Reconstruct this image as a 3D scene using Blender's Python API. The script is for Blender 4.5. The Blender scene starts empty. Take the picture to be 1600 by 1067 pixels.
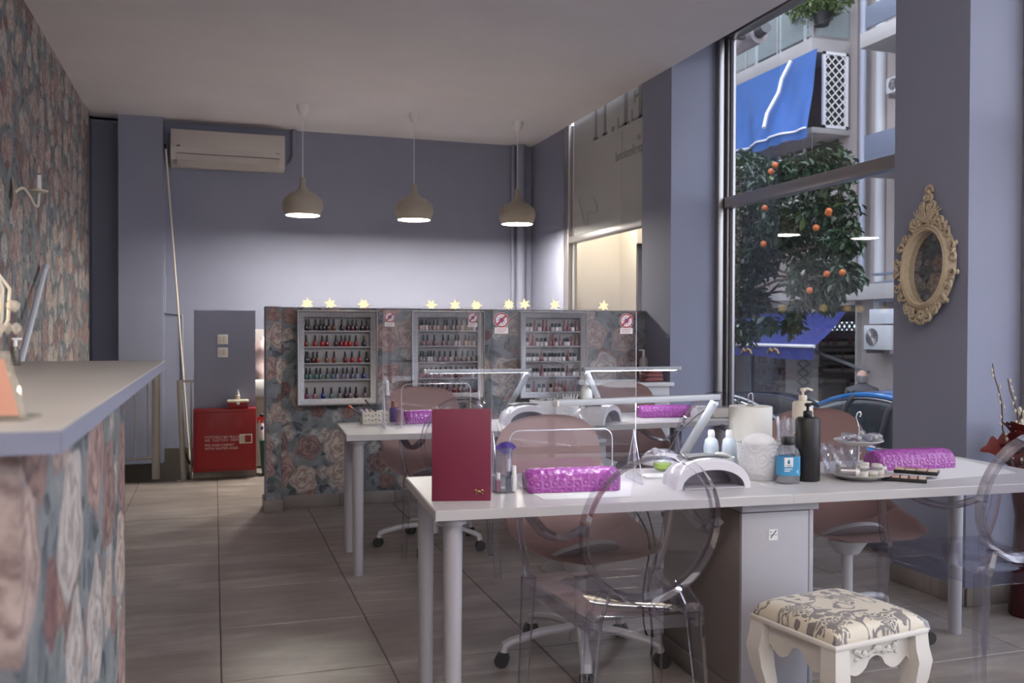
import bpy, bmesh, math, random
from mathutils import Vector, Matrix, Euler
PI = math.pi
random.seed(7)
sc = bpy.context.scene
COL = sc.collection

# ------------------------------------------------------------------ camera, sky, exposure
HC = 1.29                       # lens height above the salon floor
FPX = 1430.0
RIGHT = Vector((0.950890, -0.309511, 0.003222))
UP = Vector((0.000832, 0.012966, 0.999916))
FWD = Vector((0.309527, 0.950807, -0.012586))
cd = bpy.data.cameras.new('camera')
cam = bpy.data.objects.new('camera', cd)
COL.objects.link(cam)
m3 = Matrix((RIGHT, UP, -FWD)).transposed()
cam.matrix_world = Matrix.Translation((0, 0, HC)) @ m3.to_4x4()
cd.sensor_width = 36.0
cd.lens = FPX / 1600 * 36
cd.clip_end = 300
cd.dof.use_dof = True
cd.dof.focus_distance = 4.0
cd.dof.aperture_fstop = 5.0
sc.camera = cam
sc.view_settings.view_transform = 'Standard'
sc.view_settings.look = 'None'
sc.view_settings.gamma = 1.0
sc.view_settings.exposure = 1.55
sc.view_settings.use_curve_mapping = False
sc.cycles.transparent_max_bounces = 40
sc.cycles.max_bounces = 14
sc.cycles.diffuse_bounces = 6
sc.cycles.glossy_bounces = 5
sc.cycles.transmission_bounces = 12
sc.cycles.sample_clamp_indirect = 4.0

world = bpy.data.worlds.new('sky')
sc.world = world
world.use_nodes = True
wn = world.node_tree
wn.nodes.clear()
wo = wn.nodes.new('ShaderNodeOutputWorld')
wb = wn.nodes.new('ShaderNodeBackground')
wr = wn.nodes.new('ShaderNodeValToRGB')
wg = wn.nodes.new('ShaderNodeTexCoord')
wx = wn.nodes.new('ShaderNodeSeparateXYZ')
wr.color_ramp.elements[0].position = 0.0
wr.color_ramp.elements[0].color = (0.84, 0.87, 0.93, 1)
wr.color_ramp.elements[1].position = 0.9
wr.color_ramp.elements[1].color = (0.74, 0.82, 0.97, 1)
wn.links.new(wg.outputs['Generated'], wx.inputs[0])
wn.links.new(wx.outputs['Z'], wr.inputs[0])
wn.links.new(wr.outputs[0], wb.inputs['Color'])
wb.inputs['Strength'].default_value = 1.65          # overcast afternoon
wn.links.new(wb.outputs[0], wo.inputs[0])

def portal(loc, size, rot):
    l = bpy.data.lights.new('daylight_portal', 'AREA')
    l.shape = 'RECTANGLE'
    l.size, l.size_y = size
    l.cycles.is_portal = True
    o = bpy.data.objects.new('daylight_portal', l)
    o.location, o.rotation_euler = loc, rot
    COL.objects.link(o)
portal((4.0, 5.13, 2.0), (3.3, 2.3), (0, PI / 2, 0))     # big side window
portal((4.0, 0.45, 2.0), (3.3, 5.9), (0, PI / 2, 0))     # shop front beside the camera
portal((2.0, -2.95, 1.75), (2.9, 3.0), (PI / 2, 0, 0))   # street door behind the camera

# ------------------------------------------------------------------ pixel of the photograph + a known plane -> point in the room
def P(px, py, x=None, y=None, z=None):
    d = RIGHT * (px - 800) + UP * (533.5 - py) + FWD * FPX
    if x is not None: t = x / d.x
    elif y is not None: t = y / d.y
    else: t = (z - HC) / d.z
    return Vector((0, 0, HC)) + d * t

# ------------------------------------------------------------------ mesh builder
class MB:
    def __init__(s): s.bm = bmesh.new()
    def _mat(s, verts, M): bmesh.ops.transform(s.bm, matrix=M, verts=verts)
    def box(s, c, d, rz=0.0, bev=0.0, rot=None, seg=2):
        M = Matrix.Translation(c) @ (rot.to_4x4() if rot is not None else Matrix.Rotation(rz, 4, 'Z'))
        g = bmesh.ops.create_cube(s.bm, size=1.0)
        vs = g['verts']
        s._mat(vs, Matrix.Diagonal((d[0], d[1], d[2], 1)))
        if bev > 0:
            es = list({e for v in vs for e in v.link_edges})
            r = bmesh.ops.bevel(s.bm, geom=es, offset=min(bev, min(d) * .49), segments=seg, affect='EDGES', profile=.5)
            vs = list({v for f in r['faces'] for v in f.verts} | {v for v in vs if v.is_valid})
        s._mat(vs, M)
        return s
    def span(s, a, b, bev=0.0):
        a, b = Vector(a), Vector(b)
        return s.box((a + b) / 2, [abs(q) for q in (b - a)], bev=bev)
    def cyl(s, a, b, r0, r1=None, seg=16, caps=True):
        a, b = Vector(a), Vector(b)
        r1 = r0 if r1 is None else r1
        L = (b - a).length
        g = bmesh.ops.create_cone(s.bm, cap_ends=caps, segments=seg, radius1=max(r0, 1e-5), radius2=max(r1, 1e-5), depth=L)
        q = Vector((0, 0, 1)).rotation_difference((b - a).normalized())
        s._mat(g['verts'], Matrix.Translation((a + b) / 2) @ q.to_matrix().to_4x4())
        return s
    def lathe(s, prof, o=(0, 0, 0), seg=24, M=None, close=False):
        rings, new = [], []
        for r, z in prof:
            if r < 1e-6:
                ring = [s.bm.verts.new((0, 0, z))]
            else:
                ring = [s.bm.verts.new((r * math.cos(2 * PI * k / seg), r * math.sin(2 * PI * k / seg), z)) for k in range(seg)]
            rings.append(ring); new += ring
        prs = list(zip(rings, rings[1:])) + ([(rings[-1], rings[0])] if close else [])
        for A, B in prs:
            for k in range(seg):
                k2 = (k + 1) % seg
                if len(A) == 1 and len(B) == 1: continue
                if len(A) == 1: s.bm.faces.new((A[0], B[k2], B[k]))
                elif len(B) == 1: s.bm.faces.new((A[k], A[k2], B[0]))
                else: s.bm.faces.new((A[k], A[k2], B[k2], B[k]))
        if M is not None: s._mat(new, M)
        s._mat(new, Matrix.Translation(o))
        return s
    def tube(s, pts, r, seg=8, closed=False, rb=None, upv=None, rf=None):
        pts = [Vector(p) for p in pts]
        n = len(pts); rings = []
        rb = r if rb is None else rb
        prev = None
        for i, p in enumerate(pts):
            if closed: t = pts[(i + 1) % n] - pts[i - 1]
            else: t = pts[min(i + 1, n - 1)] - pts[max(i - 1, 0)]
            t.normalize()
            if upv is not None: a = Vector(upv) - t * t.dot(Vector(upv))
            elif prev is None:
                a = Vector((0, 0, 1)) if abs(t.z) < .9 else Vector((1, 0, 0))
                a = a - t * a.dot(t)
            else: a = prev - t * prev.dot(t)
            a.normalize(); prev = a
            b = t.cross(a)
            k_ = rf(i / max(n - 1, 1)) if rf else 1.0
            rings.append([s.bm.verts.new(p + a * (r * k_ * math.cos(2 * PI * k / seg)) + b * (rb * k_ * math.sin(2 * PI * k / seg))) for k in range(seg)])
        for i in range(n if closed else n - 1):
            A, B = rings[i], rings[(i + 1) % n]
            for k in range(seg):
                s.bm.faces.new((A[k], A[(k + 1) % seg], B[(k + 1) % seg], B[k]))
        if not closed:
            s.bm.faces.new(rings[0][::-1]); s.bm.faces.new(rings[-1])
        return s
    def prism(s, poly, vec, M=None):
        """closed polygon of 3-D points pushed along vec"""
        v = Vector(vec)
        A = [s.bm.verts.new(Vector(p)) for p in poly]
        B = [s.bm.verts.new(Vector(p) + v) for p in poly]
        n = len(A)
        s.bm.faces.new(A[::-1]); s.bm.faces.new(B)
        for k in range(n): s.bm.faces.new((A[k], A[(k + 1) % n], B[(k + 1) % n], B[k]))
        if M is not None: s._mat(A + B, M)
        return s
    def ring(s, outer, inner, vec):
        """flat ring between two loops with equal counts, pushed along vec"""
        v = Vector(vec); n = len(outer)
        L = [[s.bm.verts.new(Vector(p)) for p in q] for q in (outer, inner)] + [[s.bm.verts.new(Vector(p) + v) for p in q] for q in (outer, inner)]
        o, i, o2, i2 = L
        for k in range(n):
            j = (k + 1) % n
            for q in ((o[k], i[k], i[j], o[j]), (o2[k], o2[j], i2[j], i2[k]), (o[k], o[j], o2[j], o2[k]), (i[k], i2[k], i2[j], i[j])):
                s.bm.faces.new(q)
        return s
    def grid(s, f, nu, nv, wrap=False):
        V = [[s.bm.verts.new(Vector(f(i / nu, j / nv))) for j in range(nv + 1)] for i in range(nu + (0 if wrap else 1))]
        for i in range(nu):
            A, B = V[i], V[(i + 1) % len(V)]
            for j in range(nv): s.bm.faces.new((A[j], B[j], B[j + 1], A[j + 1]))
        return s
    def poly(s, pts):
        s.bm.faces.new([s.bm.verts.new(Vector(p)) for p in pts]); return s
    def ball(s, c, r, sub=2, sc_=(1, 1, 1)):
        g = bmesh.ops.create_icosphere(s.bm, subdivisions=sub, radius=r)
        s._mat(g['verts'], Matrix.Translation(c) @ Matrix.Diagonal((sc_[0], sc_[1], sc_[2], 1)))
        return s
    def mesh(s, name, mat, smooth=True, ang=38, solid=0.0):
        if solid: bmesh.ops.solidify(s.bm, geom=s.bm.faces[:], thickness=solid)
        bmesh.ops.recalc_face_normals(s.bm, faces=s.bm.faces[:])
        me = bpy.data.meshes.new(name)
        s.bm.to_mesh(me); s.bm.free()
        if smooth and len(me.polygons):
            me.polygons.foreach_set('use_smooth', [True] * len(me.polygons))
            me.set_sharp_from_angle(angle=math.radians(ang))
        if mat is not None: me.materials.append(mat)
        return me
    def build(s, name, mat, parent=None, **k):
        return obj(name, s.mesh(name, mat, **k), parent)

def obj(name, me, parent=None, loc=None, rot=None):
    o = bpy.data.objects.new(name, me)
    COL.objects.link(o)
    if parent is not None: o.parent = parent
    if loc is not None: o.location = loc
    if rot is not None: o.rotation_euler = rot
    return o
def tag(o, label=None, cat=None, group=None, kind=None):
    if label: o['label'] = label
    if cat: o['category'] = cat
    if group: o['group'] = group
    if kind: o['kind'] = kind
    return o
def thing(name, label, cat, loc=(0, 0, 0), rz=0.0, group=None):
    o = bpy.data.objects.new(name, None)
    o.empty_display_size = .1
    o.location = loc; o.rotation_euler = (0, 0, rz)
    COL.objects.link(o)
    return tag(o, label, cat, group)
def struct(name, mb, mat, **k): return tag(mb.build(name, mat, **k), kind='structure')
def dup(root, loc, rz, label=None):
    r = root.copy(); COL.objects.link(r); r.location = loc; r.rotation_euler = (0, 0, rz)
    if label: r['label'] = label
    for ch in list(root.children):
        c = ch.copy(); COL.objects.link(c); c.parent = r
        for g in list(ch.children):
            d = g.copy(); COL.objects.link(d); d.parent = c
    return r
FONT = None
def text(name, body, mat, parent, loc, rot, size, align='LEFT', ext=.0006, sx=1.0):
    c = bpy.data.curves.new(name, 'FONT')
    c.body = body; c.size = size; c.align_x = align; c.extrude = ext
    c.materials.append(mat)
    tmp = bpy.data.objects.new(name, c); COL.objects.link(tmp)
    me = bpy.data.meshes.new_from_object(tmp.evaluated_get(bpy.context.evaluated_depsgraph_get()))
    bpy.data.objects.remove(tmp); bpy.data.curves.remove(c)
    o = obj(name, me, parent, loc, rot)
    o.scale = (sx, 1, 1)
    return o

def smooth_path(p, k=5):
    p = [Vector(q) for q in p]; out = []
    for i in range(len(p) - 1):
        p0, p1, p2, p3 = p[max(i - 1, 0)], p[i], p[i + 1], p[min(i + 2, len(p) - 1)]
        for j in range(k):
            t = j / k
            out.append(.5 * ((2 * p1) + (p2 - p0) * t + (2 * p0 - 5 * p1 + 4 * p2 - p3) * t * t + (3 * p1 - p0 - 3 * p2 + p3) * t ** 3))
    return out + [p[-1]]

# ------------------------------------------------------------------ materials
def new_mat(name):
    m = bpy.data.materials.new(name); m.use_nodes = True
    t = m.node_tree; t.nodes.clear()
    out = t.nodes.new('ShaderNodeOutputMaterial')
    return m, t, out
class NT:
    def __init__(s, t): s.t = t
    def n(s, kind, **k):
        q = s.t.nodes.new('ShaderNode' + kind)
        for a, b in k.items(): setattr(q, a, b)
        return q
    def l(s, a, b): s.t.links.new(a, b)
    def put(s, sock, v):
        if isinstance(v, (int, float)): sock.default_value = v
        elif isinstance(v, tuple): sock.default_value = v if len(v) == len(sock.default_value) else v + (1,)
        else: s.l(v, sock)
    def math(s, op, a, b=0.0, c=None, clamp=False):
        q = s.n('Math', operation=op); q.use_clamp = clamp
        s.put(q.inputs[0], a); s.put(q.inputs[1], b)
        if c is not None: s.put(q.inputs[2], c)
        return q.outputs[0]
    def mix(s, f, a, b, blend='MIX'):
        q = s.n('Mix', data_type='RGBA', blend_type=blend)
        s.put(q.inputs[0], f); s.put(q.inputs[6], a); s.put(q.inputs[7], b)
        return q.outputs[2]
    def ramp(s, f, stops, interp='LINEAR'):
        q = s.n('ValToRGB'); r = q.color_ramp; r.interpolation = interp
        while len(r.elements) < len(stops): r.elements.new(.5)
        for e, (p, c) in zip(r.elements, stops):
            e.position = p; e.color = tuple(c) + (1,)
        s.put(q.inputs[0], f)
        return q.outputs[0]
    def noise(s, vec, scale, detail=3.0, rough=.55, dim='3D', dist=0.0):
        q = s.n('TexNoise', noise_dimensions=dim)
        if vec is not None: s.l(vec, q.inputs['Vector'])
        q.inputs['Scale'].default_value = scale
        q.inputs['Detail'].default_value = detail
        q.inputs['Roughness'].default_value = rough
        q.inputs['Distortion'].default_value = dist
        return q.outputs['Fac']
    def principled(s, out, color, rough=.5, metal=0.0, spec=.5, coat=0.0, normal=None, sheen=0.0, trans=0.0, ior=1.45):
        b = s.n('BsdfPrincipled')
        s.put(b.inputs['Base Color'], color); s.put(b.inputs['Roughness'], rough)
        b.inputs['Metallic'].default_value = metal
        b.inputs['Specular IOR Level'].default_value = spec
        b.inputs['Coat Weight'].default_value = coat
        b.inputs['Sheen Weight'].default_value = sheen
        b.inputs['Transmission Weight'].default_value = trans
        b.inputs['IOR'].default_value = ior
        if normal is not None: s.l(normal, b.inputs['Normal'])
        s.l(b.outputs[0], out.inputs[0])
        return b
    def bump(s, h, strength=.3, dist=.002):
        q = s.n('Bump'); q.inputs['Strength'].default_value = strength; q.inputs['Distance'].default_value = dist
        s.put(q.inputs['Height'], h)
        return q.outputs[0]
    def pos(s): return s.n('NewGeometry').outputs['Position']
    def ob(s): return s.n('TexCoord').outputs['Object']

def plain(name, col, rough=.5, metal=0.0, spec=.5, coat=0.0, var=0.0, vs=30, bump=0.0, bs=200, sheen=0.0):
    m, t, out = new_mat(name); N = NT(t)
    c = col
    co = N.ob() if (var or bump) else None
    if var:
        f = N.noise(co, vs, 4)
        c = N.mix(N.math('MULTIPLY', f, 1.0), tuple(q * (1 - var) for q in col), tuple(min(1, q * (1 + var)) for q in col))
    nm = N.bump(N.noise(co, bs, 2), bump, .001) if bump else None
    N.principled(out, c, rough, metal, spec, coat, nm, sheen)
    return m
def emit(name, col, strength):
    m, t, out = new_mat(name)
    e = t.nodes.new('ShaderNodeEmission'); e.inputs[0].default_value = tuple(col) + (1,); e.inputs[1].default_value = strength
    t.links.new(e.outputs[0], out.inputs[0])
    return m
def clear(name, tint=(.96, .96, .98), edge=(.55, .52, .62), refl=1.0, rough=.02, blend=.35, haze=0.0, hazecol=(.8, .8, .85), ior=1.49, tir=False):
    """clear sheet or moulding: sees straight through, darker where seen edge-on, mirror coat by Fresnel"""
    m, t, out = new_mat(name); N = NT(t)
    lw = N.n('LayerWeight'); lw.inputs[0].default_value = .5
    tr = N.n('BsdfTransparent'); N.l(N.mix(N.math('POWER', lw.outputs['Facing'], 1.0 / blend), tint, edge), tr.inputs[0])
    gl = N.n('BsdfGlossy'); gl.inputs['Roughness'].default_value = rough
    gl.inputs[0].default_value = (1, 1, 1, 1)
    l2 = N.n('LayerWeight'); l2.inputs[0].default_value = .5      # Schlick's Fresnel, the same from both sides of a face
    f0 = ((ior - 1) / (ior + 1)) ** 2
    fr = N.math('MULTIPLY_ADD', N.math('POWER', l2.outputs['Facing'], 5.0), 1 - f0, f0)
    if tir:                                                        # solid mouldings: total inner reflection on the far faces
        fn = N.n('Fresnel'); fn.inputs[0].default_value = ior; fr = fn.outputs[0]
    mx = N.n('MixShader'); N.l(N.math('MULTIPLY', fr, refl, clamp=True), mx.inputs[0])
    base = tr.outputs[0]
    if haze:
        df = N.n('BsdfDiffuse'); df.inputs[0].default_value = tuple(hazecol) + (1,)
        m2 = N.n('MixShader'); m2.inputs[0].default_value = haze
        N.l(base, m2.inputs[1]); N.l(df.outputs[0], m2.inputs[2]); base = m2.outputs[0]
    N.l(base, mx.inputs[1]); N.l(gl.outputs[0], mx.inputs[2])
    N.l(mx.outputs[0], out.inputs[0])
    return m

def paint(name, col, bump=.12):
    m, t, out = new_mat(name); N = NT(t)
    p = N.pos()
    c = N.mix(N.noise(p, 2.2, 4), tuple(q * .93 for q in col), tuple(q * 1.07 for q in col))
    N.principled(out, c, .62, spec=.35, normal=N.bump(N.noise(p, 260, 2), bump, .001))
    return m

def wallpaper():
    """printed paper: roses, poppies and leaves over slate blue"""
    m, t, out = new_mat('floral_wallpaper'); N = NT(t)
    p = N.pos(); sp = N.n('SeparateXYZ'); N.l(p, sp.inputs[0])
    u = N.math('ADD', sp.outputs[0], sp.outputs[1])
    cb = N.n('CombineXYZ'); N.l(u, cb.inputs[0]); N.l(sp.outputs[2], cb.inputs[1])
    uv0 = cb.outputs[0]
    def warp(src, scale, amp):
        nz = N.n('TexNoise'); nz.inputs['Scale'].default_value = scale; nz.inputs['Detail'].default_value = 2
        N.l(uv0, nz.inputs['Vector'])
        va = N.n('VectorMath', operation='MULTIPLY_ADD')
        N.l(nz.outputs['Color'], va.inputs[0]); va.inputs[1].default_value = (amp, amp, 0); N.l(src, va.inputs[2])
        return va.outputs[0]
    uv = warp(warp(uv0, 9, .05), 34, .016)
    def scaled(k, off):
        q = N.n('VectorMath', operation='MULTIPLY_ADD'); N.l(uv, q.inputs[0])
        q.inputs[1].default_value = (k, k, k); q.inputs[2].default_value = (off, off * .7, 0)
        return q.outputs[0]
    def vor(k, off, rnd=.75):
        s_ = scaled(k, off)
        v = N.n('TexVoronoi', voronoi_dimensions='2D', feature='F1'); v.inputs['Scale'].default_value = 1.0
        v.inputs['Randomness'].default_value = rnd
        N.l(s_, v.inputs['Vector'])
        d = N.n('VectorMath', operation='SUBTRACT'); N.l(s_, d.inputs[0]); N.l(v.outputs['Position'], d.inputs[1])
        dx = N.n('SeparateXYZ'); N.l(d.outputs[0], dx.inputs[0])
        cs = N.n('SeparateColor'); N.l(v.outputs['Color'], cs.inputs[0])
        return v.outputs['Distance'], N.math('ARCTAN2', dx.outputs[1], dx.outputs[0]), cs.outputs, dx.outputs
    grain = N.noise(uv0, 75, 4, .65)
    soft = N.noise(uv0, 26, 3, .6)
    col = N.ramp(N.noise(uv0, 8, 5, .65), [(.28, (.10, .11, .125)), (.5, (.19, .21, .228)), (.66, (.26, .278, .292)), (.8, (.36, .36, .36))])
    for k, off, th, sz in ((9.0, 3.1, .25, .66), (15.0, 8.3, .45, .60)):         # leaves, large then small
        r, a, rn, dxy = vor(k, off, 1.0)
        ang = N.math('MULTIPLY', rn[1], 6.283)
        ca, sa = N.math('COSINE', ang), N.math('SINE', ang)
        lx = N.math('ADD', N.math('MULTIPLY', dxy[0], ca), N.math('MULTIPLY', dxy[1], sa))
        ly = N.math('SUBTRACT', N.math('MULTIPLY', dxy[1], ca), N.math('MULTIPLY', dxy[0], sa))
        le = N.math('ADD', N.math('POWER', N.math('ABSOLUTE', N.math('MULTIPLY', lx, 1.6)), 2.0), N.math('ABSOLUTE', N.math('MULTIPLY', ly, 2.7)))
        lmask = N.math('MULTIPLY', N.math('MULTIPLY', N.math('SUBTRACT', sz, le), 9.0, clamp=True), N.math('GREATER_THAN', rn[0], th))
        lcol = N.ramp(rn[2], [(0, (.04, .052, .068)), (.3, (.075, .10, .105)), (.5, (.15, .185, .16)), (.72, (.10, .125, .155)), (.88, (.24, .25, .23))], 'CONSTANT')
        side = N.math('MULTIPLY_ADD', N.math('GREATER_THAN', ly, 0.0), .35, .0)
        lcol = N.mix(side, lcol, (.20, .22, .23))
        lcol = N.mix(N.math('MULTIPLY', soft, .45), lcol, (.05, .06, .07))
        col = N.mix(lmask, col, lcol)
    def flowers(col, k, off, rad, thr, palette, rnd, lines):
        r, a, rn, _ = vor(k, off, rnd)
        lob = N.math('SINE', N.math('ADD', N.math('MULTIPLY', a, 5.0), N.math('MULTIPLY', rn[0], 20.0)))
        re = N.math('MULTIPLY', r, N.math('MULTIPLY_ADD', lob, .09, 1.0))
        size = N.math('MULTIPLY_ADD', rn[2], rad * .40, rad * .70)
        q = N.math('DIVIDE', re, size)                     # 0 centre .. 1 rim
        mask = N.math('MULTIPLY', N.math('MULTIPLY', N.math('SUBTRACT', 1.0, q), 14.0, clamp=True), N.math('LESS_THAN', rn[1], thr))
        sw = N.math('ADD', N.math('MULTIPLY', q, lines), N.math('ADD', N.math('MULTIPLY', N.math('SINE', N.math('ADD', N.math('MULTIPLY', a, 3.0), N.math('MULTIPLY', q, 8.0))), 1.8), N.math('MULTIPLY', soft, 7.0)))
        pet = N.math('MULTIPLY_ADD', N.math('SINE', sw), .5, .5)
        pet = N.math('ADD', N.math('MULTIPLY', N.math('POWER', pet, .85), .85), N.math('MULTIPLY', grain, .35), clamp=True)
        lite = N.ramp(rn[0], [(a_, b_) for a_, b_, c_ in palette], 'CONSTANT')
        dark = N.ramp(rn[0], [(a_, c_) for a_, b_, c_ in palette], 'CONSTANT')
        fc = N.mix(pet, dark, lite)
        core = N.math('SUBTRACT', 1.0, N.math('MULTIPLY', q, 2.4), clamp=True)
        fc = N.mix(N.math('MULTIPLY', core, .7), fc, dark)
        lowside = N.math('MULTIPLY', N.math('SUBTRACT', q, .55, clamp=True), 1.0)
        fc = N.mix(lowside, fc, N.mix(.5, dark, (.16, .15, .16)))
        return N.mix(mask, col, fc)
    pal2 = [(0, (.50, .44, .39), (.22, .17, .16)), (.3, (.34, .20, .17), (.17, .09, .085)), (.55, (.50, .48, .46), (.22, .22, .23)), (.8, (.24, .11, .10), (.10, .05, .06))]
    pal1 = [(0, (.52, .40, .36), (.21, .13, .12)), (.28, (.60, .51, .44), (.26, .17, .145)), (.5, (.33, .20, .175), (.09, .05, .055)), (.66, (.58, .53, .50), (.27, .22, .21)), (.86, (.46, .31, .28), (.17, .09, .085))]
    col = flowers(col, 7.2, 1.7, .42, .72, pal2, .95, 9.0)
    col = flowers(col, 3.9, .35, .45, .92, pal1, .66, 13.0)
    col = N.mix(.14, col, N.ramp(grain, [(.3, (.06, .06, .07)), (.7, (.46, .45, .43))]))
    N.principled(out, col, .6, spec=.3, normal=N.bump(grain, .15, .001))
    return m

def tile_floor():
    m, t, out = new_mat('porcelain_tile'); N = NT(t)
    p = N.pos()
    oi = N.n('ObjectInfo')
    mp = N.n('Mapping'); mp.inputs['Scale'].default_value = (1.0, 5.0, 1.0); N.l(p, mp.inputs[0])
    st = N.noise(mp.outputs[0], 1.6, 6, .62, dist=.6)
    cl = N.noise(p, 3.2, 5, .6)
    f = N.math('ADD', N.math('MULTIPLY', st, .6), N.math('MULTIPLY', cl, .4))
    c = N.ramp(f, [(.34, (.19, .16, .142)), (.5, (.28, .242, .218)), (.64, (.42, .375, .34))])
    c = N.mix(N.math('MULTIPLY', oi.outputs['Random'], .35), c, (.23, .198, .178))
    N.principled(out, c, N.math('MULTIPLY_ADD', cl, .25, .27), spec=.45, normal=N.bump(f, .08, .002))
    return m

def fabric(name, c1, c2, scale=420):
    m, t, out = new_mat(name); N = NT(t)
    o = N.ob()
    w = N.noise(o, scale, 3, .7); b = N.noise(o, 18, 3)
    c = N.mix(w, c1, c2); c = N.mix(N.math('MULTIPLY', b, .25), c, c1)
    N.principled(out, c, .9, spec=.15, normal=N.bump(w, .5, .002), sheen=.2)
    return m

PAINT = paint('lilac_grey_wall_paint', (.242, .252, .332))
WHITE_WALL = paint('white_lobby_paint', (.75, .73, .69))
CEIL = paint('white_ceiling_paint', (.80, .765, .775))
PAPER = wallpaper()
TILE = tile_floor()
GROUT = plain('grey_grout', (.12, .108, .098), .9)
LAMINATE = plain('white_laminate', (.55, .53, .535), .33, var=.04, vs=12)
LAMEDGE = plain('grey_white_edge_band', (.48, .46, .46), .45)
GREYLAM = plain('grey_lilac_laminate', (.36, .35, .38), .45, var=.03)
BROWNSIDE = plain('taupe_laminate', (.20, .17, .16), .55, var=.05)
POWDER = plain('white_powder_coat', (.58, .57, .58), .35)
LEGM = plain('grey_white_table_leg', (.40, .385, .41), .42)
STEEL = plain('silver_steel', (.62, .62, .64), .25, 1.0)
CHROME = plain('chrome', (.8, .8, .82), .08, 1.0)
ALU = plain('brushed_aluminium', (.42, .40, .40), .38, .85)
DALU = plain('dark_gasket', (.045, .04, .045), .6)
BLACKP = plain('black_plastic', (.012, .012, .014), .35)
GREYP = plain('dark_grey_plastic', (.10, .095, .10), .4)
WHITEP = plain('white_plastic', (.74, .73, .73), .35)
CREAMP = plain('cream_plastic', (.66, .60, .50), .38)
GHOST = clear('clear_polycarbonate', (.95, .945, .965), (.26, .23, .34), .62, .03, .46, ior=1.42, tir=True)
GHOSTP = clear('clear_polycarbonate_sheet', (.95, .945, .965), (.58, .55, .64), 1.3, .02, .5)
ACRYL = clear('clear_acrylic_sheet', (.965, .965, .975), (.80, .80, .84), 1.0, .0, .2, .004)
ACEDGE = clear('bright_acrylic_edge', (.9, .9, .95), (.8, .8, .9), 1.0, .1, .3, .55, (.92, .9, .97))
CLEARB = clear('clear_bottle_plastic', (.90, .91, .93), (.50, .51, .57), 1.0, .05, .4, .05)
GLASS = clear('window_glass', (.93, .94, .96), (.85, .88, .9), 1.25, .0, .2)
PINKFAB = fabric('dusty_pink_fabric', (.42, .27, .25), (.61, .44, .415))
RED = plain('red_cabinet_enamel', (.245, .008, .012), .42, var=.08, vs=20)
WHITEINK = plain('white_ink', (.60, .52, .50), .6)
# ------------------------------------------------------------------ the room shell
XL, XW, YB, YF, H = -1.115, 3.346, 9.6, -2.8, 3.317
HOLE = (-1.10, 8.24, -0.19, 9.60)
fl = struct('floor', MB().span((XL, YF, -.05), (4.0, 8.24, -.004)).span((HOLE[2], 8.24, -.05), (4.0, YB, -.004)), GROUT)
tile_cache = {}
def tile_piece(x0, y0, x1, y1):
    w, d = round(x1 - x0, 4), round(y1 - y0, 4)
    if w < .03 or d < .03: return
    if (w, d) not in tile_cache:
        tile_cache[(w, d)] = MB().box((0, 0, -.006), (w, d, .012), bev=.0025, seg=1).mesh('tile', TILE, ang=20)
    obj('tile', tile_cache[(w, d)], fl, ((x0 + x1) / 2, (y0 + y1) / 2, random.uniform(-.0004, .0003)))
for i in range(-2, 7):
    for j in range(-11, 10):
        x0, x1 = .024 + .62 * i, .024 + .62 * (i + 1)
        y0, y1 = 3.49 + .625 * j, 3.49 + .625 * (j + 1)
        x0, x1, y0, y1 = max(x0, XL), min(x1, 4.0), max(y0, YF), min(y1, YB)
        g = .0022
        if x1 <= x0 or y1 <= y0: continue
        a, b, c, d = x0 + g, y0 + g, x1 - g, y1 - g
        if a < HOLE[2] and b < HOLE[3] and d > HOLE[1]:
            tile_piece(a, b, c, min(d, HOLE[1])); tile_piece(a, max(b, HOLE[3]), c, d)
            tile_piece(max(a, HOLE[2]), max(b, HOLE[1]), c, min(d, HOLE[3]))
        else: tile_piece(a, b, c, d)
# stair well behind the counter
struct('wall_stairwell', MB().span((-1.2, 9.598, -1.6), (-.19, 9.66, .115)).span((-.19, 8.24, -1.6), (-.14, 9.6, -.013)).span((-1.2, 8.2, -1.6), (-.1, 8.238, -.013)).span((-1.2, 8.2, -1.6), (-1.101, 9.6, -.05)), plain('brown_stair_tile', (.10, .085, .072), .6, var=.1, vs=5))
st_ = struct('stairs', MB().span((-1.1, 8.24, -1.7), (-.19, 9.59, -1.6)), TILE)
for k in range(6):
    MB().span((-.19 - .16 * (k + 1), 8.24, -.2 - .18 * k - .03), (-.19 - .16 * k, 9.59, -.2 - .18 * k)).build('step', TILE, st_)

struct('ceiling', MB().span((-1.7, 9.38, H), (XL, 10.25, H + .12)).span((XL, YB, H), (-.4, 10.25, H + .12)).span((XL - .1, YF - .1, H), (XW, YB + .1, H + .12)).span((XW - .06, YF, H + .05), (XW - .001, YB, H + .5)), CEIL)
tag(MB().span((XW, YF, 3.60), (3.90, 6.834, 3.95)).build('trim_1', plain('dark_soffit', (.10, .085, .08), .7)), kind='structure')
struct('wall_left', MB().span((XL - .12, YF - .1, 0), (XL, 9.40, H)), PAPER)
struct('wall_back', MB().span((-.86, YB, 0), (XW + .07, YB + .15, H + .3)).span((-1.6, 9.80, 0), (-.86, 9.95, H)).span((-1.25, 9.4, 0), (XL - .02, 9.80, H)), PAINT)
struct('column', MB().span((-.86, 9.39, 0), (-.465, YB + .45, H)), PAINT)
struct('wall_front', MB().span((XL - .1, YF - .12, 0), (.6, YF, H)).span((.6, YF - .12, 3.25), (4.0, YF, 3.95)).span((3.5, YF - .12, 0), (4.0, YF, 3.6)), PAINT)
struct('wall_right', MB().span((XW, 8.585, 0), (XW + .07, YB, H + .3)), PAINT)
struct('pillar_far', MB().span((XW, 6.335, 0), (3.89, 6.834, 3.62)), PAINT)
struct('pillar_near', MB().span((XW, 3.406, 0), (4.05, 3.897, 3.62)), PAINT)
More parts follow.
